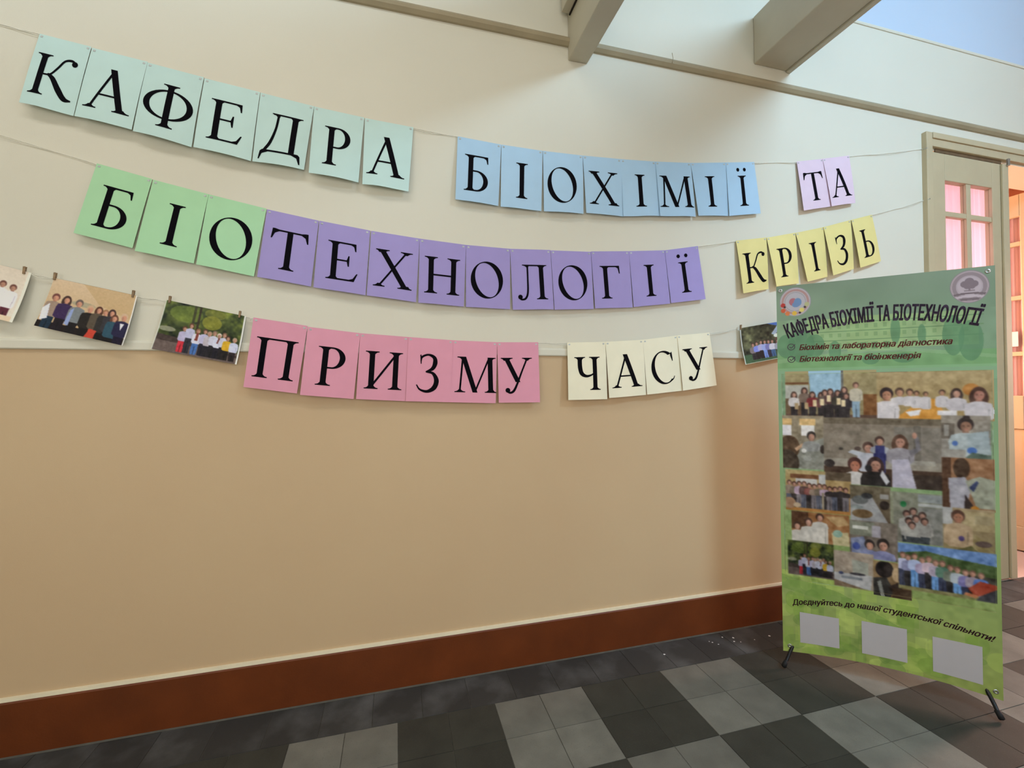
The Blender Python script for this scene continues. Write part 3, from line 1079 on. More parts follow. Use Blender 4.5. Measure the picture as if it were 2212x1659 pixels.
# ------------------------------------------------------------------ painter for printed pictures
class Pic:
    """a rectangle of ink colours (sRGB 0..255); local coordinates 0..1 right and down"""
    def __init__(s, arr, asp):
        s.a = arr
        s.h, s.w = arr.shape[:2]
        s.asp = asp
        s.x, s.y = np.meshgrid((np.arange(s.w) + .5) / s.w, (np.arange(s.h) + .5) / s.h)

    def sub(s, u0, v0, u1, v1):
        i0, i1, j0, j1 = int(round(u0 * s.w)), int(round(u1 * s.w)), int(round(v0 * s.h)), int(round(v1 * s.h))
        return Pic(s.a[j0:j1, i0:i1], s.asp * (u1 - u0) / (v1 - v0))

    def mask(s, m, c, al=1.0):
        m = np.clip(m, 0, 1)[..., None] * al
        s.a[...] = s.a * (1 - m) + np.array(c, float) * m
        return s

    def fill(s, c, c2=None):
        t = s.y[..., None] if c2 is not None else 0
        s.a[...] = np.array(c, float) * (1 - t) + (np.array(c2, float) * t if c2 is not None else 0)
        return s

    def rect(s, x0, y0, x1, y1, c, al=1.0):
        return s.mask(((s.x >= x0) & (s.x < x1) & (s.y >= y0) & (s.y < y1)).astype(float), c, al)

    def ell(s, cx, cy, rx, ry, c, al=1.0):
        d = np.sqrt(((s.x - cx) / rx) ** 2 + ((s.y - cy) / ry) ** 2)
        soft = 0.7 / max(1.0, min(rx * s.w, ry * s.h))
        return s.mask((1 - d) / soft + .5, c, al)

    def circ(s, cx, cy, r, c, al=1.0):
        return s.ell(cx, cy, r / s.asp, r, c, al)

    def poly(s, pts, c, al=1.0):
        m = np.zeros_like(s.x, bool)
        n = len(pts)
        for k in range(n):
            (xa, ya), (xb, yb) = pts[k], pts[(k + 1) % n]
            if ya == yb:
                continue
            cr = ((ya > s.y) != (yb > s.y)) & (s.x < (xb - xa) * (s.y - ya) / (yb - ya) + xa)
            m ^= cr
        return s.mask(m.astype(float), c, al)

    def noise(s, amp, cells, tone=(1, 1, 1)):
        g = rng.normal(0, 1, (max(2, int(cells / max(s.asp, .2))) + 2, cells + 2))
        yy, xx = s.y * (g.shape[0] - 2), s.x * (g.shape[1] - 2)
        iy, ix = yy.astype(int), xx.astype(int)
        fy, fx = yy - iy, xx - ix
        fy, fx = fy * fy * (3 - 2 * fy), fx * fx * (3 - 2 * fx)
        v = (g[iy, ix] * (1 - fx) + g[iy, ix + 1] * fx) * (1 - fy) + (g[iy + 1, ix] * (1 - fx) + g[iy + 1, ix + 1] * fx) * fy
        s.a[...] = np.clip(s.a + v[..., None] * amp * np.array(tone), 0, 255)
        return s

    def blur(s, n=1):
        for _ in range(n):
            for ax in (0, 1):
                a = s.a
                s.a[...] = (a * 2 + np.roll(a, 1, ax) + np.roll(a, -1, ax)) / 4
        return s

    def person(s, x, top, r, coat, hair, legs=None, bottom=1.1, skin=(176, 132, 112), wide=2.1, long_hair=False, waist=None, face=True):
        """x, top of the head, head radius (in heights)"""
        rx = r / s.asp
        cy = top + r * 1.15
        waist = waist if waist is not None else cy + 6.0 * r
        sh = cy + 1.5 * r
        if legs is not None:
            s.poly([(x - 1.3 * rx, waist - .3 * r), (x + 1.3 * rx, waist - .3 * r), (x + 1.15 * rx, bottom), (x - 1.15 * rx, bottom)], legs)
            s.poly([(x - .08 * rx, waist + 1.2 * r), (x + .08 * rx, waist + 1.2 * r), (x + .22 * rx, bottom), (x - .22 * rx, bottom)], tuple(v * .6 for v in legs))
        if long_hair:
            s.ell(x, cy + .7 * r, 1.25 * rx, 1.9 * r, hair)
        s.poly([(x - .4 * rx, cy + .5 * r), (x + .4 * rx, cy + .5 * r), (x + .45 * rx, sh + .4 * r), (x - .45 * rx, sh + .4 * r)], tuple(v * .85 for v in skin))
        s.poly([(x - .5 * rx, sh - .2 * r), (x + .5 * rx, sh - .2 * r), (x + wide * .85 * rx, sh + .25 * r), (x + wide * rx, sh + 1.3 * r), (x + wide * .98 * rx, waist - .6 * r), (x + 1.35 * rx, waist), (x - 1.35 * rx, waist), (x - wide * .98 * rx, waist - .6 * r), (x - wide * rx, sh + 1.3 * r), (x - wide * .85 * rx, sh + .25 * r)], coat)
        s.poly([(x + wide * .62 * rx, sh + 1.3 * r), (x + wide * .70 * rx, sh + 1.3 * r), (x + wide * .66 * rx, waist - .5 * r), (x + wide * .58 * rx, waist - .5 * r)], tuple(v * .75 for v in coat))
        s.ell(x, cy - .10 * r, 1.0 * rx, 1.18 * r, hair)
        s.ell(x + .06 * rx, cy + .26 * r, .68 * rx, .84 * r, skin)
        s.ell(x - .34 * rx, cy + .45 * r, .26 * rx, .55 * r, tuple(v * .82 for v in skin), .7)
        if face and r * s.h > 9:
            s.ell(x - .22 * rx, cy + .16 * r, .14 * rx, .09 * r, tuple(v * .5 for v in skin), .8)
            s.ell(x + .32 * rx, cy + .16 * r, .14 * rx, .09 * r, tuple(v * .5 for v in skin), .8)
            s.ell(x + .06 * rx, cy + .70 * r, .22 * rx, .07 * r, (140, 84, 78), .8)
            s.poly([(x + .02 * rx, cy + .2 * r), (x + .14 * rx, cy + .48 * r), (x - .02 * rx, cy + .48 * r)], tuple(v * .8 for v in skin), .6)
        return s


def canvas(w_m, h_m, cell):
    nx, ny = int(round(w_m / cell)), int(round(h_m / cell))
    return Pic(np.zeros((ny + 1, nx + 1, 3)), w_m / h_m)


def ink_mesh(name, pic, S, mt, gain, parent=None, origin=None, back='photo_white', th=0.0005, **props):
    """a sheet whose front points carry the picture; plain back and rim"""
    ny, nx = pic.h - 1, pic.w - 1
    n = nx + 1
    U, Vv = np.meshgrid(np.linspace(0, 1, n), np.linspace(0, 1, ny + 1))
    P = S(U, Vv)                                              # (ny+1, nx+1, 3)
    front = P.reshape(-1, 3)
    ring = np.concatenate([P[0, :], P[1:, -1], P[-1, -2::-1], P[-2:0:-1, 0]])
    nf = len(front)
    nr = len(ring)
    backn = S.back * th
    bx, by = 12, 16
    ub, vb = np.meshgrid(np.linspace(0, 1, bx + 1), np.linspace(0, 1, by + 1))
    Pb = S(ub, vb).reshape(-1, 3) + backn
    verts = np.concatenate([front, ring + backn * 0.0, ring + backn, Pb])
    org = np.array(parent['_org']) if parent is not None else np.array(origin)
    verts = verts - org
    idx = np.arange(nf).reshape(ny + 1, n)
    q = np.stack([idx[:-1, :-1], idx[1:, :-1], idx[1:, 1:], idx[:-1, 1:]], -1).reshape(-1, 4)
    k = np.arange(nr)
    kn = (k + 1) % nr
    q2 = np.stack([nf + k, nf + kn, nf + nr + kn, nf + nr + k], -1)
    o3 = nf + 2 * nr
    ib = np.arange((bx + 1) * (by + 1)).reshape(by + 1, bx + 1) + o3
    q3 = np.stack([ib[:-1, :-1], ib[:-1, 1:], ib[1:, 1:], ib[1:, :-1]], -1).reshape(-1, 4)
    Q = np.concatenate([q, q2, q3]).astype(np.int32)
    me = bpy.data.meshes.new(name)
    me.vertices.add(len(verts))
    me.vertices.foreach_set('co', verts.astype(np.float32).ravel())
    me.loops.add(Q.size)
    me.loops.foreach_set('vertex_index', Q.ravel())
    me.polygons.add(len(Q))
    me.polygons.foreach_set('loop_start', np.arange(0, Q.size, 4, dtype=np.int32))
    me.materials.append(mt)
    me.materials.append(MATS[back])
    mi = np.zeros(len(Q), np.int32)
    mi[len(q):] = 1
    me.polygons.foreach_set('material_index', mi)
    me.update(calc_edges=True)
    me.polygons.foreach_set('use_smooth', mi == 0)
    col = np.zeros((len(verts), 4), np.float32)
    s = pic.a.reshape(-1, 3) / 255
    l = np.where(s <= 0.04045, s / 12.92, ((s + 0.055) / 1.055) ** 2.4) * gain
    col[:nf, :3] = np.clip(l, 0, 0.9)
    col[:, 3] = 1
    at_ = me.color_attributes.new('ink', 'FLOAT_COLOR', 'POINT')
    at_.data.foreach_set('color', col.ravel())
    me.validate()
    o = bpy.data.objects.new(name, me)
    COL.objects.link(o)
    o['_org'] = tuple(float(v) for v in org)
    if parent is not None:
        o.parent = parent
    else:
        o.location = org
    for kk, v in props.items():
        o[kk] = v
    return o


M_PHOTO = print_mat('photo_print', 0.35)
M_BANNER = print_mat('banner_print', 0.5)


class SheetS:
    """numpy version of the hanging sheet"""
    back = np.array((0.0, 1.0, 0.0))

    def __init__(s, px, lift, curl, side):
        s.Q = [np.array(at(x, y, -l)) for (x, y), l in zip(px, lift)]
        s.curl, s.side = curl, side

    def __call__(s, U, V):
        u, v = U[..., None], V[..., None]
        p = (s.Q[0] * (1 - u) + s.Q[1] * u) * (1 - v) + (s.Q[3] * (1 - u) + s.Q[2] * u) * v
        d = s.curl * np.sin(np.pi * V) + s.side * np.sin(np.pi * U) * V
        p[..., 1] += d
        return p


# ------------------------------------------------------------------ hanging photographs
def ph_lab(p):
    p.fill((216, 204, 188), (222, 214, 200)).noise(3, 6)
    for k, x in enumerate((0.08, 0.22, 0.36, 0.50, 0.63, 0.76, 0.87)):
        p.person(x, 0.30 + 0.03 * math.sin(k * 2.1), 0.052, (226, 222, 230), (104, 66, 58), (88, 40, 52), 0.92, waist=0.76, wide=1.9)
    p.rect(0, 0.90, 1, 1, (220, 196, 168))
    for x in (0.1, 0.3, 0.52, 0.77):
        p.ell(x, 0.90, 0.05, 0.04, (120, 76, 58))
    p.rect(0.97, 0, 1, 1, (226, 220, 206))


def ph_staff(p):
    p.fill((206, 182, 152), (188, 160, 118))
    p.poly([(0.35, 0), (1, 0), (1, .5), (0.6, .35)], (184, 154, 110), .6)
    p.ell(0.42, 0.40, 0.14, 0.05, (150, 148, 128), .7)
    p.rect(0, 0.86, 1, 1, (26, 18, 20))
    P = [(0.10, .30, .062, (150, 130, 116), (110, 66, 62), (24, 44, 62)), (0.225, .30, .062, (56, 38, 78), (64, 44, 40), (26, 20, 30)),
         (0.37, .32, .062, (118, 124, 128), (104, 90, 84), (22, 18, 22)), (0.51, .38, .06, (34, 30, 28), (190, 160, 130), (20, 16, 18)),
         (0.61, .37, .055, (84, 74, 62), (82, 50, 38), (178, 62, 44)), (0.69, .40, .05, (44, 42, 42), (150, 110, 80), (20, 18, 20)),
         (0.765, .37, .055, (52, 50, 56), (62, 42, 40), (22, 18, 22)), (0.81, .46, .055, (44, 76, 92), (96, 60, 46), (20, 16, 18)),
         (0.915, .40, .062, (34, 32, 62), (196, 168, 140), (24, 18, 40))]
    for x, t, r, c, h, l in P:
        p.person(x, t, r, c, h, l, 1.02, long_hair=h[0] < 100, waist=t + .46, skin=(196, 142, 118))
    p.poly([(0.0, .62), (0.06, .50), (0.09, .80), (0.02, .86)], (214, 216, 232))
    p.poly([(0.30, .55), (0.33, .50), (0.33, .86), (0.28, .84)], (140, 156, 200))
    p.poly([(0.885, .60), (0.935, .60), (0.91, .74)], (214, 214, 222))
    p.poly([(0.575, .82), (0.66, .84), (0.63, 1.0), (0.54, 1.0)], (186, 64, 48))
    p.rect(0.982, 0, 1, 1, (226, 226, 220))


def ph_embroidered(p, people=True):
    p.fill((66, 78, 34), (42, 52, 24)).noise(26, 9, (1, 1, .45)).noise(18, 26, (1, 1, .4))
    p.ell(0.28, 0.20, 0.20, 0.16, (106, 124, 46), .65)
    p.ell(0.60, 0.28, 0.12, 0.14, (142, 140, 44), .7)
    p.ell(0.62, 0.10, 0.13, 0.10, (134, 136, 52), .6)
    p.rect(0.42, 0.0, 0.45, 0.5, (50, 42, 26))
    p.rect(0.36, 0.0, 0.39, 0.5, (44, 40, 26), .7)
    p.rect(0.0, 0.78, 1, 1.0, (98, 84, 80))
    p.poly([(0, .66), (.35, .70), (1, .84), (1, .88), (.3, .80), (0, .78)], (62, 50, 46))
    p.ell(0.10, .55, .10, .05, (150, 150, 130), .8)
    P = [(0.30, .44, (172, 166, 196), (88, 56, 40), (190, 44, 58)), (0.37, .36, (176, 176, 204), (96, 62, 46), (40, 40, 50)),
         (0.46, .44, (206, 206, 222), (128, 92, 66), (66, 104, 166)), (0.545, .42, (178, 174, 204), (88, 60, 48), (30, 28, 40)),
         (0.60, .45, (176, 168, 178), (160, 130, 110), (26, 24, 32)), (0.66, .42, (190, 190, 208), (120, 100, 80), (26, 24, 30)),
         (0.72, .45, (196, 200, 222), (198, 186, 170), (24, 22, 34)), (0.78, .42, (188, 190, 208), (110, 80, 60), (26, 22, 26)),
         (0.83, .47, (200, 158, 40), (72, 48, 36), (28, 22, 24)), (0.915, .48, (190, 194, 218), (168, 142, 120), (34, 26, 30))]
    for x, t, c, h, l in P:
        p.person(x, t, .042, c, h, l, .96, waist=t + .30, wide=1.9)
    p.poly([(0.445, .52), (0.475, .52), (0.475, .68), (0.44, .68)], (120, 58, 50))
    p.poly([(0.715, .54), (0.735, .54), (0.72, .66), (0.70, .66)], (112, 60, 56))
    p.noise(5, 40)


def ph_embroidered_border(p):
    ph_embroidered(p)
    p.rect(0, 0, .012, 1, (214, 222, 208))
    p.rect(0.978, 0, 1, 1, (222, 224, 216))


def ph_trees(p):
    p.fill((70, 72, 52), (56, 60, 44)).noise(22, 10, (1, 1, .7)).noise(16, 24, (1, 1, .7))
    p.poly([(0.48, 0), (1, 0), (1, .28)], (70, 104, 172))
    p.poly([(0.70, .05), (0.80, .12), (0.62, .34), (0.56, .30)], (176, 190, 214), .8)
    p.ell(0.66, .36, .06, .05, (228, 232, 218), .9)
    p.rect(0.62, .42, 1, .62, (104, 66, 62), .8)
    p.rect(0, .76, 1, 1, (62, 88, 62))
    for x, t, c, l in ((0.20, .46, (120, 110, 110), (46, 42, 46)), (0.27, .44, (126, 136, 206), (38, 32, 34)), (0.35, .42, (170, 164, 200), (38, 32, 34)), (0.42, .43, (150, 160, 206), (116, 140, 200)), (0.49, .44, (120, 118, 170), (50, 46, 60)), (0.56, .45, (196, 192, 200), (62, 92, 130)), (0.66, .46, (150, 150, 160), (40, 44, 60)), (0.75, .45, (180, 120, 120), (40, 40, 50)), (0.84, .45, (190, 190, 200), (60, 70, 90))):
        p.person(x, t, .045, c, (70, 54, 48), l, .92, waist=t + .28)
    p.rect(0, .984, 1, 1, (226, 220, 196))
    p.rect(0, 0, .016, 1, (214, 222, 216))


PHOTOS = [
    ('photo_lab', ph_lab, [(-142, 536), (68, 589.7), (26, 696.7), (-205, 640)], (0.020, 0.020, 0.040, 0.034), 0.005, 0.003, 'colour print of people in white coats, cut off by the picture edge'),
    ('photo_staff', ph_staff, [(117, 600), (296.6, 638.8), (264.7, 746.6), (73, 703)], (0.020, 0.020, 0.046, 0.036), 0.005, 0.003, 'colour print of a group standing before a beige wall'),
    ('photo_park', ph_embroidered_border, [(359.4, 647.7), (531.2, 683.3), (510.7, 787.5), (325.7, 753.2)], (0.020, 0.020, 0.040, 0.034), 0.006, 0.003, 'colour print of a group in a leafy park beside the rose sheets'),
    ('photo_lawn', ph_trees, [(1598.4, 709), (1715, 689), (1724, 766), (1610.7, 787.8)], (0.020, 0.020, 0.030, 0.054), 0.007, 0.003, 'colour print of a group on a lawn, half hidden by the banner'),
]
for nm, fn, px, lift, curl, side, label in PHOTOS:
    pic = canvas(0.297, 0.21, 0.0016)
    fn(pic)
    pic.noise(3, 60).blur(1)
    S = SheetS(px, lift, curl, side)
    pc = S(np.array([[0.5]]), np.array([[1.0]]))[0, 0]
    ink_mesh('hanging_photograph', pic, S, M_PHOTO, 1.27, origin=pc, label=label, category='photograph', group='photographs on the lowest string')

# little clothes pegs that hold the photographs
for px, py, lab in ((53, 584, 'right corner of the lab coat photograph'), (119, 597, 'left corner of the beige wall photograph'), (288, 635, 'right corner of the beige wall photograph'),
                    (367, 647, 'left corner of the park photograph'), (518, 679, 'right corner of the park photograph'), (1600, 707, 'left corner of the lawn photograph')):
    p = at(px, py, -0.021)
    e = empty('clothes_peg', p, label='tiny wooden clothes peg at the ' + lab, category='clothes peg', group='pegs on the lowest string')
    for sg, nm in ((-1, 'front_arm'), (1, 'rear_arm')):
        w = MB()
        a = 0.10 * sg
        w.box(-0.0035, 0.0035, -0.0016, 0.0016, -0.014, 0.014, 0, 0.0006, lambda q, a=a, sg=sg: p + Vector((q.x + 0.12 * q.z, q.y * math.cos(a) + 0.0030 * sg + q.z * math.sin(a) * 0.6, q.z)))
        w.obj(nm, 'peg_wood', parent=e)
    w = MB()
    w.tube([p + Vector((-0.004, 0, 0.001)), p + Vector((0.004, 0, 0.001))], 0.0014, 6)
    w.obj('spring', 'steel', parent=e)

# ------------------------------------------------------------------ the banner on its X stand
B_TL = Vector((2.193, -0.340, 1.831))
B_U = Vector((0.737, -0.676, 0.0)).normalized()
B_V = Vector((0.015, 0.010, -1.0)).normalized()
B_W, B_H = 0.765, 1.775
B_N = B_U.cross(B_V)                                # points to the wall
if B_N.y < 0:
    B_N = -B_N
foot_l, foot_r = Vector((2.177, -0.364, 0)), Vector((2.725, -0.864, 0))
ban = empty('x_stand_banner', (foot_l + foot_r) / 2, label='tall green printed banner on a black folding stand by the door', category='banner')


class BannerS:
    back = np.array(B_N)

    def __call__(s, U, V):
        u, v = U[..., None], V[..., None]
        bow = -0.024 * 4 * U * (1 - U) * np.clip((V - 0.8) / 0.2, 0, 1) ** 2          # lower hem pulled up between the eyelets
        belly = 0.010 * np.sin(np.pi * U) * (0.3 + 0.7 * V)
        return np.array(B_TL) + np.array(B_U) * B_W * u + np.array(B_V) * (B_H * v + bow[..., None]) + np.array(B_N) * belly[..., None]


BS = BannerS()


def bpt(u, v, off):
    p = BS(np.array([[u]]), np.array([[v]]))[0, 0]
    return Vector(p) - B_N * off


def paint_banner(c):
    # green ground: sea green at the top, yellow green below
    g = np.array
    stops = [(0.0, g((98, 113, 96))), (0.22, g((100, 124, 98))), (0.45, g((106, 132, 98))), (0.70, g((112, 130, 80))), (1.0, g((116, 128, 68)))]
    for (a, ca), (b, cb) in zip(stops, stops[1:]):
        m = (c.y >= a) & (c.y <= b)
        t = ((c.y - a) / (b - a))[..., None]
        c.a[m] = (ca * (1 - t) + cb * t)[m]
    c.noise(2.5, 10)
    # the faded building behind the title
    p = c.sub(0.0, 0.095, 1.0, 0.232)
    p.rect(0, .0, .10, .55, (112, 138, 100), .35)
    p.poly([(0.16, .02), (0.93, .02), (0.93, .62), (0.16, .62)], (124, 146, 100), .75)
    p.rect(0.36, -.1, 0.62, .66, (120, 142, 98), .8)
    for y in (.10, .26, .44):
        p.rect(0.14, y, 0.95, y + .018, (84, 112, 76), .8)
    for k in range(17):
        x = 0.185 + k * 0.043
        for y in (.15, .31, .49):
            if 0.56 < x < 0.60:
                continue
            p.rect(x, y, x + .017, y + .075, (98, 124, 84), .75)
    for k in range(3):
        p.rect(0.42 + k * .055, .50, 0.45 + k * .055, .64, (78, 104, 70), .9)
    p.rect(0, .70, 1, 1, (94, 132, 84), .7)
    p.poly([(0.0, .78), (0.45, .62), (0.62, .62), (1, .80), (1, .86), (.6, .68), (.45, .68), (0, .86)], (112, 140, 104), .6)
    for x, y0, y1, wd in ((0.05, .28, .75, .05), (0.13, .20, .85, .07), (0.20, .30, .75, .05), (0.30, .45, .85, .03), (0.585, .05, .56, .022), (0.70, .22, .58, .018), (0.83, .10, .80, .045), (0.90, .20, .90, .05), (0.47, .72, .92, .04), (0.62, .72, .9, .05)):
        p.ell(x, (y0 + y1) / 2, wd, (y1 - y0) / 2, (70, 106, 76), .75)
    p.noise(4, 26, (.8, 1, .8))
    c.sub(0.0, 0.225, 1, 0.26).mask(np.ones((c.sub(0.0, 0.225, 1, 0.26).h, c.w)) * .5, (112, 144, 112))
    # leafy collage at the foot
    p = c.sub(0.0, 0.775, 1.0, 1.0)
    for k in range(130):
        x, y = rng.uniform(0, 1) ** 1.3, rng.uniform(-.05, 1.0)
        if x > .62 and y < .45:
            continue
        s0, s1 = rng.uniform(.015, .05), rng.uniform(.04, .12)
        col = [(96, 122, 52), (132, 150, 74), (110, 134, 60), (142, 158, 84), (88, 112, 54)][rng.integers(5)]
        if rng.uniform() < .5:
            p.rect(x - s0, y - s1, x + s0, y + s1, col, .45)
        else:
            p.ell(x, y, s0 * 1.5, s1, col, .5)
    p.poly([(0.0, .05), (.30, .18), (.62, .50), (.60, .58), (.3, .34), (0, .22)], (90, 118, 56), .5)
    p.noise(4, 40, (1, 1, .6))

    def ph(u0, v0, u1, v1):
        return c.sub(u0, v0, u1, v1)
    SK = (150, 112, 96)
    # awards in front of a projection screen
    p = ph(.039, .234, .497, .359)
    p.fill((134, 122, 88), (112, 100, 72))
    p.rect(0, .24, .27, .28, (92, 58, 34))
    p.rect(0, .30, .27, .58, (150, 148, 140))
    p.poly([(.27, .0), (.64, .0), (.64, .55), (.29, .55)], (126, 154, 172))
    p.rect(.63, 0, .655, .6, (84, 84, 82))
    p.rect(.86, .50, 1, 1, (98, 62, 30))
    p.rect(0, .58, .25, 1, (92, 72, 52))
    p.poly([(0, .92), (1, .92), (1, 1), (0, 1)], (74, 54, 44))
    for x, t, co in ((.10, .44, (178, 172, 170)), (.22, .35, (100, 84, 74)), (.31, .44, (108, 40, 42)), (.41, .45, (82, 46, 46)), (.45, .40, (84, 70, 62)), (.51, .38, (70, 46, 46)), (.59, .41, (56, 50, 42)), (.66, .34, (44, 38, 36)), (.68, .47, (40, 34, 38))):
        p.person(x, t, .05, co, (58, 40, 34), (34, 28, 30), 1.0, SK, long_hair=True, waist=t + .32)
    p.person(.785, .25, .052, (160, 152, 136), (74, 50, 40), (118, 138, 154), .97, SK, waist=.64)
    for x, y in ((.13, .75), (.24, .74), (.335, .68), (.42, .66), (.495, .58), (.60, .64), (.65, .68)):
        p.rect(x - .022, y - .07, x + .022, y + .07, (190, 172, 138) if x > .3 else (150, 128, 96))
    # meeting round a table
    p = ph(.497, .240, .985, .359)
    p.fill((144, 126, 92), (128, 108, 70))
    p.poly([(.42, .58), (.52, .56), (.56, 1), (.20, 1)], (170, 116, 42))
    p.poly([(.40, .60), (.55, .60), (.62, 1), (.15, 1)], (172, 120, 50))
    p.ell(.82, .38, .07, .12, (146, 98, 46))
    for x, t, r, s_ in ((.36, .40, .045, .7), (.44, .42, .04, .7), (.58, .38, .05, .8), (.30, .36, .06, 1), (.21, .34, .075, 1)):
        p.person(x, t, r, (168, 162, 164), (66, 48, 38), None, 1, (152, 112, 88), waist=t + .36)
    p.person(.70, .36, .075, (160, 154, 158), (46, 32, 28), None, 1, SK, long_hair=True, waist=.80)
    p.person(.09, .34, .11, (176, 170, 172), (40, 26, 26), None, 1, (160, 116, 92), wide=1.9, waist=1.02)
    p.person(.88, .34, .11, (166, 160, 164), (62, 40, 32), None, 1, (150, 106, 92), wide=1.9, long_hair=True, waist=1.0)
    p.poly([(.26, .84), (.40, .78), (.38, .90), (.30, .93)], (190, 186, 188))
    p.poly([(.54, .80), (.70, .80), (.70, .90), (.54, .90)], (182, 178, 180))
    # microscope bench by two windows
    p = ph(.021, .353, .237, .496)
    p.fill((124, 112, 92), (94, 88, 76))
    p.rect(.0, .06, .24, .18, (170, 140, 92)); p.rect(.0, .18, .23, .38, (186, 182, 186))
    p.rect(.42, .06, .80, .18, (176, 146, 98)); p.rect(.46, .18, .77, .38, (190, 186, 184))
    p.poly([(.35, .60), (1, .40), (1, 1), (.25, 1)], (112, 112, 104))
    p.ell(.16, .60, .26, .22, (66, 48, 32)); p.ell(.10, .90, .30, .25, (54, 44, 34))
    p.poly([(.30, .62), (.52, .50), (.55, .54), (.34, .68)], (150, 120, 96))
    p.person(.70, .30, .07, (118, 118, 116), (44, 38, 34), None, 1, SK, waist=.66)
    p.ell(.52, .66, .06, .04, (186, 184, 180)); p.ell(.60, .80, .10, .05, (132, 132, 128)); p.ell(.96, .62, .06, .08, (40, 32, 28))
    p.noise(7, 12)
    # the big laboratory picture
    p = ph(.236, .357, .775, .529)
    p.fill((112, 102, 90), (100, 92, 82))
    p.rect(0, 0, 1, .09, (90, 80, 66)); p.rect(.62, .12, 1, .62, (104, 98, 90)); p.rect(.78, .1, .84, .62, (84, 78, 70))
    p.rect(0, .62, 1, .74, (120, 114, 104)); p.rect(0, .74, 1, 1, (58, 42, 32)); p.rect(.64, .80, 1, 1, (48, 38, 32))
    p.rect(.02, .66, .30, .74, (128, 120, 110)); p.ell(.05, .70, .05, .06, (40, 34, 32)); p.rect(.70, .60, .95, .66, (128, 124, 116))
    p.ell(.16, .47, .02, .02, (60, 54, 48)); p.ell(.31, .46, .03, .03, (56, 44, 40))
    p.person(.40, .36, .065, (156, 156, 164), (60, 40, 34), None, 1, SK, waist=.80)
    p.poly([(.22, .52), (.26, .48), (.38, .52), (.36, .60)], (150, 152, 160))
    p.person(.50, .27, .055, (130, 132, 140), (58, 40, 34), (40, 40, 84), .80, SK, waist=.52)
    p.poly([(.46, .40), (.54, .40), (.55, .62), (.47, .62)], (38, 40, 84))
    p.person(.67, .24, .075, (118, 114, 120), (70, 48, 36), (146, 142, 156), 1.0, SK, long_hair=True, waist=.66)
    p.poly([(.74, .46), (.80, .42), (.79, .26), (.82, .26), (.84, .44), (.76, .56)], (96, 92, 96)); p.ell(.79, .24, .02, .045, SK)
    p.poly([(.60, .60), (.74, .58), (.80, 1), (.60, 1)], (150, 146, 160))
    p.person(.28, .60, .085, (166, 162, 160), (60, 34, 30), None, 1.05, (156, 104, 84), waist=1.1)
    p.person(.46, .58, .085, (26, 22, 22), (46, 30, 30), None, 1.05, SK, long_hair=True, waist=1.1)
    p.ell(.40, .74, .03, .05, (30, 28, 30)); p.poly([(.52, .76), (.58, .92), (.55, .98), (.50, .84)], (160, 160, 164))
    p.noise(5, 16)
    # sample work with blue gloves
    p = ph(.775, .346, .972, .447)
    p.fill((118, 110, 100), (112, 108, 102)); p.rect(0, .18, .28, .55, (80, 72, 64)); p.rect(.06, .22, .16, .5, (122, 118, 112))
    p.person(.50, .06, .14, (138, 146, 148), (38, 28, 26), None, 1, (116, 84, 68), waist=1.0); p.ell(.52, .05, .07, .08, (38, 28, 26))
    p.poly([(.52, .42), (.95, .35), (1.0, .9), (.55, .9)], (132, 142, 146)); p.ell(.28, .66, .06, .06, (62, 88, 140)); p.ell(.62, .82, .10, .08, (58, 88, 144))
    p.rect(0, .80, .5, 1, (128, 124, 118)); p.poly([(.5, .98), (.62, .86), (1, .92), (1, 1), (.5, 1)], (66, 80, 72))
    p.noise(6, 10)
    # vessel in hand, brown wall
    p = ph(.775, .447, .984, .569)
    p.fill((122, 88, 62), (112, 82, 60)); p.rect(0, 0, .18, 1, (62, 40, 26)); p.ell(.38, .20, .16, .20, (52, 36, 24))
    p.poly([(.12, .40), (.45, .36), (.55, .60), (.45, 1), (.15, 1)], (132, 130, 138)); p.poly([(.45, .44), (.72, .34), (1, .40), (1, .95), (.66, .95)], (120, 122, 108))
    p.poly([(.52, .56), (.66, .42), (.70, .46), (.60, .64)], (36, 44, 74)); p.poly([(.44, .70), (.62, .95), (.48, 1), (.42, 1)], (36, 26, 24)); p.ell(.62, .96, .08, .05, (150, 100, 36))
    p.noise(6, 12)
    # large meeting, left
    p = ph(.031, .500, .367, .610)
    p.fill((142, 126, 88), (120, 84, 48)); p.rect(.08, .10, .52, .20, (88, 56, 34)); p.rect(.16, .20, .50, .34, (156, 154, 152)); p.rect(.52, .08, .62, .32, (150, 150, 150)); p.rect(.62, 0, 1, .20, (78, 66, 52))
    p.poly([(0, .80), (1, .72), (1, 1), (0, 1)], (134, 92, 46))
    for k in range(12):
        x = .06 + k * .078
        p.person(x, .26 + .02 * math.sin(k * 1.7) + .10 * k / 11, .05, [(120, 104, 92), (92, 82, 70), (150, 130, 146), (70, 50, 48), (104, 60, 56)][k % 5] if k < 8 else (36, 30, 30), (62, 40, 34), [(70, 72, 84), (40, 34, 34), (92, 86, 90)][k % 3], .92, SK, waist=.60)
    p.ell(.06, .82, .10, .14, (128, 100, 78)); p.ell(.18, .86, .06, .06, (150, 132, 110)); p.rect(.56, .52, .60, .92, (118, 108, 92))
    p.noise(6, 14)
    # microscopes on a white table
    p = ph(.362, .530, .550, .622)
    p.fill((86, 78, 62), (72, 60, 46)); p.poly([(.0, .40), (.55, .30), (.95, 1.0), (.0, 1.0)], (120, 120, 122)); p.ell(.30, .78, .26, .12, (82, 64, 42))
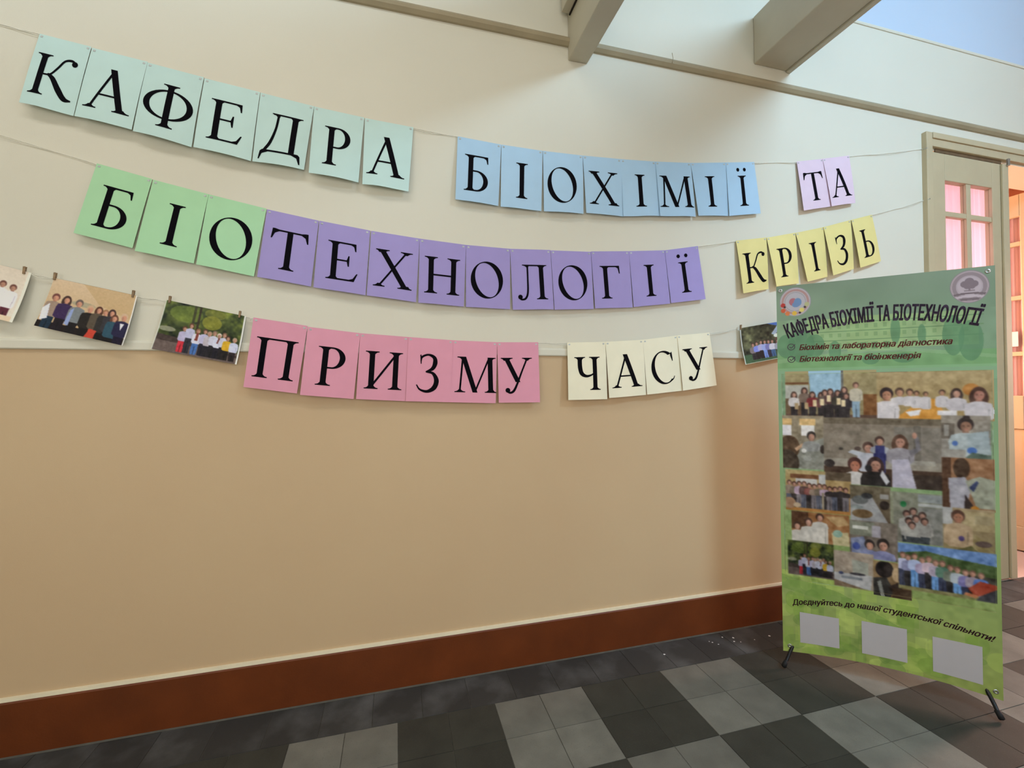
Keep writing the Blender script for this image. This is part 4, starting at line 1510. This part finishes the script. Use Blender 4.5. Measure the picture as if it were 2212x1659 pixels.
    p.ell(.25, .40, .20, .12, (74, 76, 76)); p.ell(.42, .28, .14, .08, (44, 44, 46)); p.ell(.16, .60, .16, .06, (100, 106, 106)); p.ell(.85, .50, .12, .12, (34, 26, 22)); p.rect(.74, .20, .95, .34, (120, 118, 116))
    p.noise(6, 10)
    # students at the fume cupboard
    p = ph(.548, .538, .773, .662)
    p.fill((102, 104, 90), (94, 92, 84)); p.rect(.55, .02, 1, .18, (112, 116, 116)); p.rect(.55, .20, 1, .26, (134, 136, 136)); p.rect(.55, .28, 1, 1, (102, 102, 98)); p.ell(.26, .24, .06, .06, (28, 92, 52)); p.rect(0, .0, .06, 1, (110, 112, 94))
    for x, t in ((.32, .36), (.45, .30), (.62, .37), (.36, .50), (.50, .44), (.66, .48), (.42, .58)):
        p.person(x, t, .06, (128, 126, 122), (48, 34, 30), (40, 44, 48), 1, (128, 96, 84), waist=t + .38)
    p.rect(.30, .88, .72, 1, (48, 52, 56)); p.noise(7, 12)
    # lecturer with a device
    p = ph(.773, .566, .980, .668)
    p.fill((128, 112, 86), (104, 92, 66)); p.rect(0, 0, .20, .40, (140, 140, 140)); p.rect(.40, .06, 1, .50, (136, 122, 92)); p.rect(.62, .14, .96, .34, (122, 112, 88), .7)
    p.poly([(.0, 1), (.1, .55), (.5, .50), (.95, .82), (1, 1)], (110, 98, 66)); p.person(.30, .06, .12, (142, 122, 98), (66, 44, 34), None, 1, (134, 92, 72), waist=.90); p.ell(.36, .70, .06, .06, (66, 54, 92))
    p.poly([(.2, 1), (.55, .84), (.70, 1)], (66, 62, 32)); p.ell(.78, .78, .16, .07, (70, 56, 52)); p.noise(6, 10)
    # class in white coats, left
    p = ph(.061, .612, .355, .692)
    p.fill((120, 82, 50), (124, 88, 56)); p.rect(0, 0, .30, .6, (66, 42, 26)); p.poly([(.60, .10), (.9, .05), (1, .30), (.8, .4)], (140, 114, 78))
    for x, t in ((.10, .36), (.30, .20), (.50, .02)):
        p.person(x, t, .11, (160, 156, 150), (50, 32, 26), None, 1.05, SK, waist=1.1)
    p.poly([(.70, .62), (.98, .55), (1, 1), (.72, 1)], (150, 140, 108)); p.ell(.80, .62, .08, .12, (110, 134, 122)); p.noise(6, 12)
    # blue lab, people bending over benches
    p = ph(.355, .620, .580, .715)
    p.fill((100, 92, 84), (86, 76, 68)); p.rect(.0, .02, .52, .40, (102, 104, 92)); p.rect(.06, .14, .40, .24, (166, 166, 160)); p.rect(.48, .10, .66, .42, (126, 122, 130))
    p.poly([(.02, .50), (.30, .42), (.42, .80), (.04, .98)], (98, 104, 128)); p.person(.42, .50, .11, (96, 102, 134), (34, 28, 28), None, 1, SK, waist=1.0); p.person(.70, .44, .13, (104, 106, 138), (34, 28, 26), None, 1.05, SK, waist=1.05)
    p.ell(.14, .70, .08, .10, (52, 64, 120)); p.noise(7, 12)
    # park group (small)
    p = ph(.036, .692, .276, .785)
    ph_embroidered(p)
    p.a *= 0.72
    # white analyser
    p = ph(.276, .704, .466, .797)
    p.fill((134, 122, 110), (120, 110, 98)); p.poly([(.46, .20), (.86, .26), (.86, .62), (.48, .58)], (122, 124, 116)); p.poly([(.0, .62), (.96, .60), (.92, 1), (.0, .92)], (140, 140, 142)); p.rect(.2, .70, .72, .76, (102, 106, 112)); p.ell(.60, .60, .20, .035, (30, 28, 34)); p.poly([(0, .82), (.8, 1), (0, 1)], (96, 80, 64)); p.ell(.18, .62, .06, .04, (52, 58, 84)); p.noise(4, 10)
    # dark haired person at a cabinet
    p = ph(.463, .718, .636, .806)
    p.fill((128, 106, 74), (76, 58, 40)); p.ell(.30, .22, .24, .24, (22, 16, 16)); p.poly([(0, .50), (.35, .44), (.55, .80), (.45, 1), (0, 1)], (38, 36, 34)); p.poly([(.40, .70), (.85, .44), (.95, .50), (.55, .92)], (36, 26, 22)); p.ell(.62, .34, .12, .20, (150, 128, 100)); p.rect(.5, .72, 1, 1, (54, 40, 28)); p.poly([(.1, .6), (.2, .55), (.3, 1), (.2, 1)], (110, 112, 108)); p.noise(6, 10)
    # outdoors group by the lake
    p = ph(.580, .664, .983, .778)
    p.fill((82, 108, 150), (82, 108, 150)); p.poly([(0, .22), (.30, .12), (.60, .20), (1, .26), (1, .62), (0, .5)], (58, 74, 42)); p.rect(0, .50, 1, 1, (52, 50, 44)); p.rect(0, .86, 1, 1, (104, 100, 66)); p.noise(8, 20)
    for k, (x, t, co) in enumerate(((.05, .20, (150, 152, 176)), (.11, .24, (110, 112, 140)), (.18, .20, (148, 158, 186)), (.26, .26, (140, 128, 152)), (.33, .22, (166, 148, 160)), (.40, .28, (140, 130, 146)), (.47, .28, (70, 98, 84)), (.55, .34, (92, 98, 86)), (.62, .36, (140, 148, 156)), (.70, .40, (96, 92, 136)), (.77, .40, (130, 120, 132)), (.85, .42, (76, 104, 160)))):
        p.person(x, t, .055, co, (96, 72, 60), [(42, 46, 66), (30, 28, 30), (84, 122, 168)][k % 3], .92, SK, waist=t + .36)
    p.poly([(.72, .78), (.84, .60), (1.0, .64), (1, .74), (.80, .94)], (124, 50, 34)); p.poly([(.70, .86), (.82, .90), (.80, .96), (.68, .92)], (150, 96, 66)); p.poly([(.84, .9), (1, .72), (1, 1), (.8, 1)], (42, 42, 48)); p.noise(5, 30)


# emblems: ring seals, drawn into the print
def emblem_left(c):
    e = c.sub(.018, .006, .187, .086)
    e.ell(.5, .5, .49, .49, (118, 112, 118)); e.ell(.5, .5, .47, .47, (144, 138, 142))
    for r, col in ((.43, (138, 108, 106)), (.36, (144, 138, 142)), (.33, (120, 114, 118)), (.31, (142, 138, 144))):
        e.ell(.5, .5, r, r, col)
    e.ell(.43, .50, .12, .13, (136, 84, 92)); e.ell(.58, .52, .12, .14, (84, 110, 142)); e.ell(.52, .60, .12, .09, (86, 108, 140))
    for k, col in enumerate(((142, 44, 40), (156, 70, 44), (168, 96, 56), (172, 140, 52), (170, 158, 88), (140, 140, 104))):
        a = math.radians(196 - k * 34)
        e.ell(.5 + .40 * math.cos(a), .5 + .40 * abs(math.sin(math.radians(14 + k * 30))), .075, .075, col)
    for x, y in ((.17, .66), (.64, .88), (.80, .70)):
        e.ell(x, y, .035, .035, (40, 34, 34))


def emblem_right(c):
    e = c.sub(.820, .006, .978, .083)
    e.ell(.5, .5, .50, .50, (104, 100, 102)); e.ell(.5, .5, .48, .48, (136, 122, 126)); e.ell(.5, .5, .44, .44, (114, 102, 106)); e.ell(.5, .5, .34, .34, (138, 126, 132)); e.ell(.5, .48, .30, .28, (144, 132, 138))
    for x, y, r in ((.5, .34, .12), (.38, .42, .11), (.62, .42, .11), (.44, .50, .08), (.57, .50, .08)):
        e.ell(x, y, r, r * .9, (100, 88, 94))
    e.rect(.47, .48, .53, .64, (100, 88, 94)); e.rect(.36, .60, .64, .64, (108, 96, 100), .8)
    for k, y in enumerate((.70, .79, .88)):
        m = ((e.x - .5) ** 2 + (e.y - .5) ** 2 < .22) & (np.abs(e.y - (y - .06 * np.cos((e.x - .5) * 3.2) + .06)) < .030)
        e.mask(m.astype(float), (92, 80, 84) if k != 1 else (150, 138, 144))


cv = canvas(B_W, B_H, 0.0022)
paint_banner(cv)
cv.sub(0.02, .24, .98, .80).noise(6, 30, (1, .95, .85)).noise(5, 60).noise(4, 120).blur(2)
cv.sub(0.02, .24, .98, .80).a[...] *= 0.95
emblem_left(cv)
emblem_right(cv)
sheet = ink_mesh('banner_sheet', cv, BS, M_BANNER, 1.9, parent=ban)


def text_geo(body, shear=0.0, bold=0.0, rows=64):
    """the built-in font's outlines (which overlap themselves), filled by winding number in thin bands"""
    c = bpy.data.curves.new('lettering', 'FONT')
    c.body = body
    c.size = 1.0
    o = bpy.data.objects.new('lettering', c)
    COL.objects.link(o)
    bpy.context.view_layer.update()
    dg = bpy.context.evaluated_depsgraph_get()
    cu = o.evaluated_get(dg).to_curve(dg, apply_modifiers=False)
    segs = []
    for sp in cu.splines:
        pts = []
        B = sp.bezier_points
        for k in range(len(B)):
            p0, h0, h1, p1 = B[k].co, B[k].handle_right, B[(k + 1) % len(B)].handle_left, B[(k + 1) % len(B)].co
            for i in range(4):
                t = i / 4
                q = p0 * (1 - t) ** 3 + h0 * 3 * t * (1 - t) ** 2 + h1 * 3 * t * t * (1 - t) + p1 * t ** 3
                pts.append((q.x, q.y))
        segs += [(pts[k - 1], pts[k]) for k in range(len(pts))]
    bpy.data.objects.remove(o)
    bpy.data.curves.remove(c)
    y0, y1 = min(p[1] for a in segs for p in a), max(p[1] for a in segs for p in a)
    n = int(rows * (y1 - y0))
    h = (y1 - y0) / n
    V, F = [], []
    for k in range(n):
        ym = y0 + (k + 0.5) * h
        X = []
        for (xa, ya), (xb, yb) in segs:
            if (ya > ym) != (yb > ym):
                X.append((xa + (xb - xa) * (ym - ya) / (yb - ya), 1 if yb > ya else -1))
        X.sort()
        wn, xs = 0, 0.0
        for x, d in X:
            if wn == 0:
                xs = x
            wn += d
            if wn == 0 and x - xs > 1e-4:
                m = len(V)
                e_ = h / 2 + bold * 0.45
                V += [(xs - bold, ym - e_), (x + bold, ym - e_), (x + bold, ym + e_), (xs - bold, ym + e_)]
                F.append((m, m + 1, m + 2, m + 3))
    V = [(x + shear * y, y) for x, y in V]
    x0, x1 = min(v[0] for v in V), max(v[0] for v in V)
    return [((v[0] - x0) / (x1 - x0), v[1]) for v in V], F


def lettering(name, body, path, height, ink, shear=0.0, bold=0.0, label=None):
    """path(t) -> (u, v) of the base line; height in metres of one em"""
    V, F = text_geo(body, shear, bold)
    P = []
    for x, y in V:
        u, v = path(x)
        ua, va = path(x - 0.01)
        ub, vb = path(x + 0.01)
        t = Vector(((ub - ua) * B_W, (vb - va) * B_H)).normalized()
        nrm = Vector((t.y, -t.x)) * y * height             # up off the base line
        P.append(bpt(u + nrm.x / B_W, v + nrm.y / B_H, 0.0008))
    Fo = []
    for f in F:
        n = (P[f[1]] - P[f[0]]).cross(P[f[2]] - P[f[0]])
        Fo.append(f if n.dot(B_N) < 0 else f[::-1])
    o = obj(name, P, Fo, ink, parent=sheet)
    if label:
        o['label'] = label
    return o


# KAFEDRA ... title on an arch, through (0.06, 0.137) (0.52, 0.112) (0.94, 0.137)
lettering('title_lettering', 'КАФЕДРА БІОХІМІЇ ТА БІОТЕХНОЛОГІЇ', lambda t: (0.060 + 0.872 * t, 0.111 + 0.115 * (t - 0.53) ** 2), 0.094, 'title_ink', 0.0, 0.040, 'dark purple arched title')
lettering('programme_lettering', 'Біохімія та лабораторна діагностика', lambda t: (0.117 + 0.712 * t, 0.1765), 0.036, 'red_ink', 0.28, 0.030, 'dark red slanted line')
lettering('programme_lettering', 'Біотехнології та біоінженерія', lambda t: (0.117 + 0.580 * t, 0.2075), 0.036, 'red_ink', 0.28, 0.030, 'dark red slanted line')
lettering('slogan_lettering', 'Доєднуйтесь до нашої студентської спільноти!', lambda t: (0.054 + 0.915 * t, 0.847 + 0.090 * (t - 0.5) ** 2), 0.036, 'plum_ink', 0.30, 0.028, 'plum slanted slogan')
for v in (0.167, 0.2005):                           # ringed ticks before the two lines
    w = MB()
    n = 24
    for r0, r1 in ((0.0125, 0.0160),):
        P = [bpt(0.075 + r * math.cos(2 * math.pi * k / n) / B_W, v + r * math.sin(2 * math.pi * k / n) / B_H, 0.0008) for k in range(n) for r in (r0, r1)]
        w.add(P, [(2 * k, 2 * k + 1, 2 * ((k + 1) % n) + 1, 2 * ((k + 1) % n)) for k in range(n)])
    for (xa, ya), (xb, yb) in (((-0.007, -0.001), (0.0, 0.006)), ((0.0, 0.006), (0.016, -0.012))):
        d = Vector((xb - xa, yb - ya)).normalized()
        nn = Vector((-d.y, d.x)) * 0.0018
        w.add([bpt(0.075 + x / B_W, v + y / B_H, 0.0010) for x, y in ((xa + nn.x, ya + nn.y), (xb + nn.x, yb + nn.y), (xb - nn.x, yb - nn.y), (xa - nn.x, ya - nn.y))], [(0, 1, 2, 3)])
    w.obj('tick_mark', 'grey_ink', parent=sheet)
for u0, v0, u1, v1 in ((0.093, 0.886, 0.294, 0.971), (0.404, 0.881, 0.612, 0.972), (0.722, 0.886, 0.923, 0.977)):
    w = MB()
    n = 8
    P = [bpt(u0 + (u1 - u0) * i / n, v0 + (v1 - v0) * j / n, 0.0008) for j in range(n + 1) for i in range(n + 1)]
    w.add(P, [(j * (n + 1) + i, (j + 1) * (n + 1) + i, (j + 1) * (n + 1) + i + 1, j * (n + 1) + i + 1) for j in range(n) for i in range(n)])
    w.obj('blank_label', 'blank_label', parent=sheet, label='pale square field')
for u, v in ((0.022, 0.012), (0.972, 0.012), (0.036, 0.984), (0.972, 0.984)):
    w = MB()
    n = 16
    P = []
    for r, off in ((0.0035, 0.0006), (0.0050, 0.0022), (0.0085, 0.0016), (0.0092, 0.0004)):
        P += [bpt(u + r * math.cos(2 * math.pi * k / n) / B_W, v + r * math.sin(2 * math.pi * k / n) / B_H, off) for k in range(n)]
    w.add(P, [(a * n + k, a * n + (k + 1) % n, (a + 1) * n + (k + 1) % n, (a + 1) * n + k) for a in range(3) for k in range(n)])
    g_ = w.obj('eyelet', 'steel', parent=sheet, smooth=True)

# the folding X stand behind the sheet
ctr = bpt(0.5, 0.56, 0) + B_N * 0.16
w = MB()
w.tube([ctr + B_N * -0.03 + Vector((0, 0, 0.02)), ctr + B_N * 0.03 + Vector((0, 0, -0.02))], 0.028, 14)
w.obj('hub', 'black_steel', parent=ban, smooth=True)
for u in (0.022, 0.972):
    e = bpt(u, 0.012, 0) + B_N * 0.006
    m_ = ctr.lerp(e, 0.5) + B_N * 0.05
    w = MB()
    w.tube(curve([tuple(ctr), tuple(m_), tuple(e)], 8), 0.0065, 8, r1=0.004)
    w.obj('upper_arm', 'black_steel', parent=ban, smooth=True)
for u, ft in ((0.036, foot_l), (0.972, foot_r)):
    a = bpt(u + (0.035 if u < .5 else -0.05), 0.97, 0) + B_N * 0.018
    top = ft.lerp(a, 0.32)
    w = MB()
    w.tube(curve([tuple(ctr), tuple(ctr.lerp(a, 0.5) + B_N * 0.03), tuple(a), tuple(ft + Vector((0, 0, 0.008)))], 8), 0.0075, 8)
    lg = w.obj('leg', 'black_steel', parent=ban, smooth=True)
    d = (ft + Vector((0, 0, 0.011)) - a).normalized()
    w = MB()
    w.tube([ft + Vector((0, 0, 0.011)) - d * 0.030, ft + Vector((0, 0, 0.011))], 0.0105, 10)
    w.obj('rubber_foot', 'rubber', parent=lg, smooth=True)
rear = ctr + B_N * 0.33
rear.z = 0.008
w = MB()
w.tube([ctr, ctr.lerp(rear, 0.5), rear], 0.0075, 8)
lg = w.obj('leg', 'black_steel', parent=ban, smooth=True)
w = MB()
w.tube([rear + Vector((0, 0, 0.03)) - B_N * 0.012, rear + Vector((0, 0, 0.003))], 0.0105, 10)
w.obj('rubber_foot', 'rubber', parent=lg, smooth=True)

for o in bpy.data.objects:
    if '_org' in o.keys():
        del o['_org']
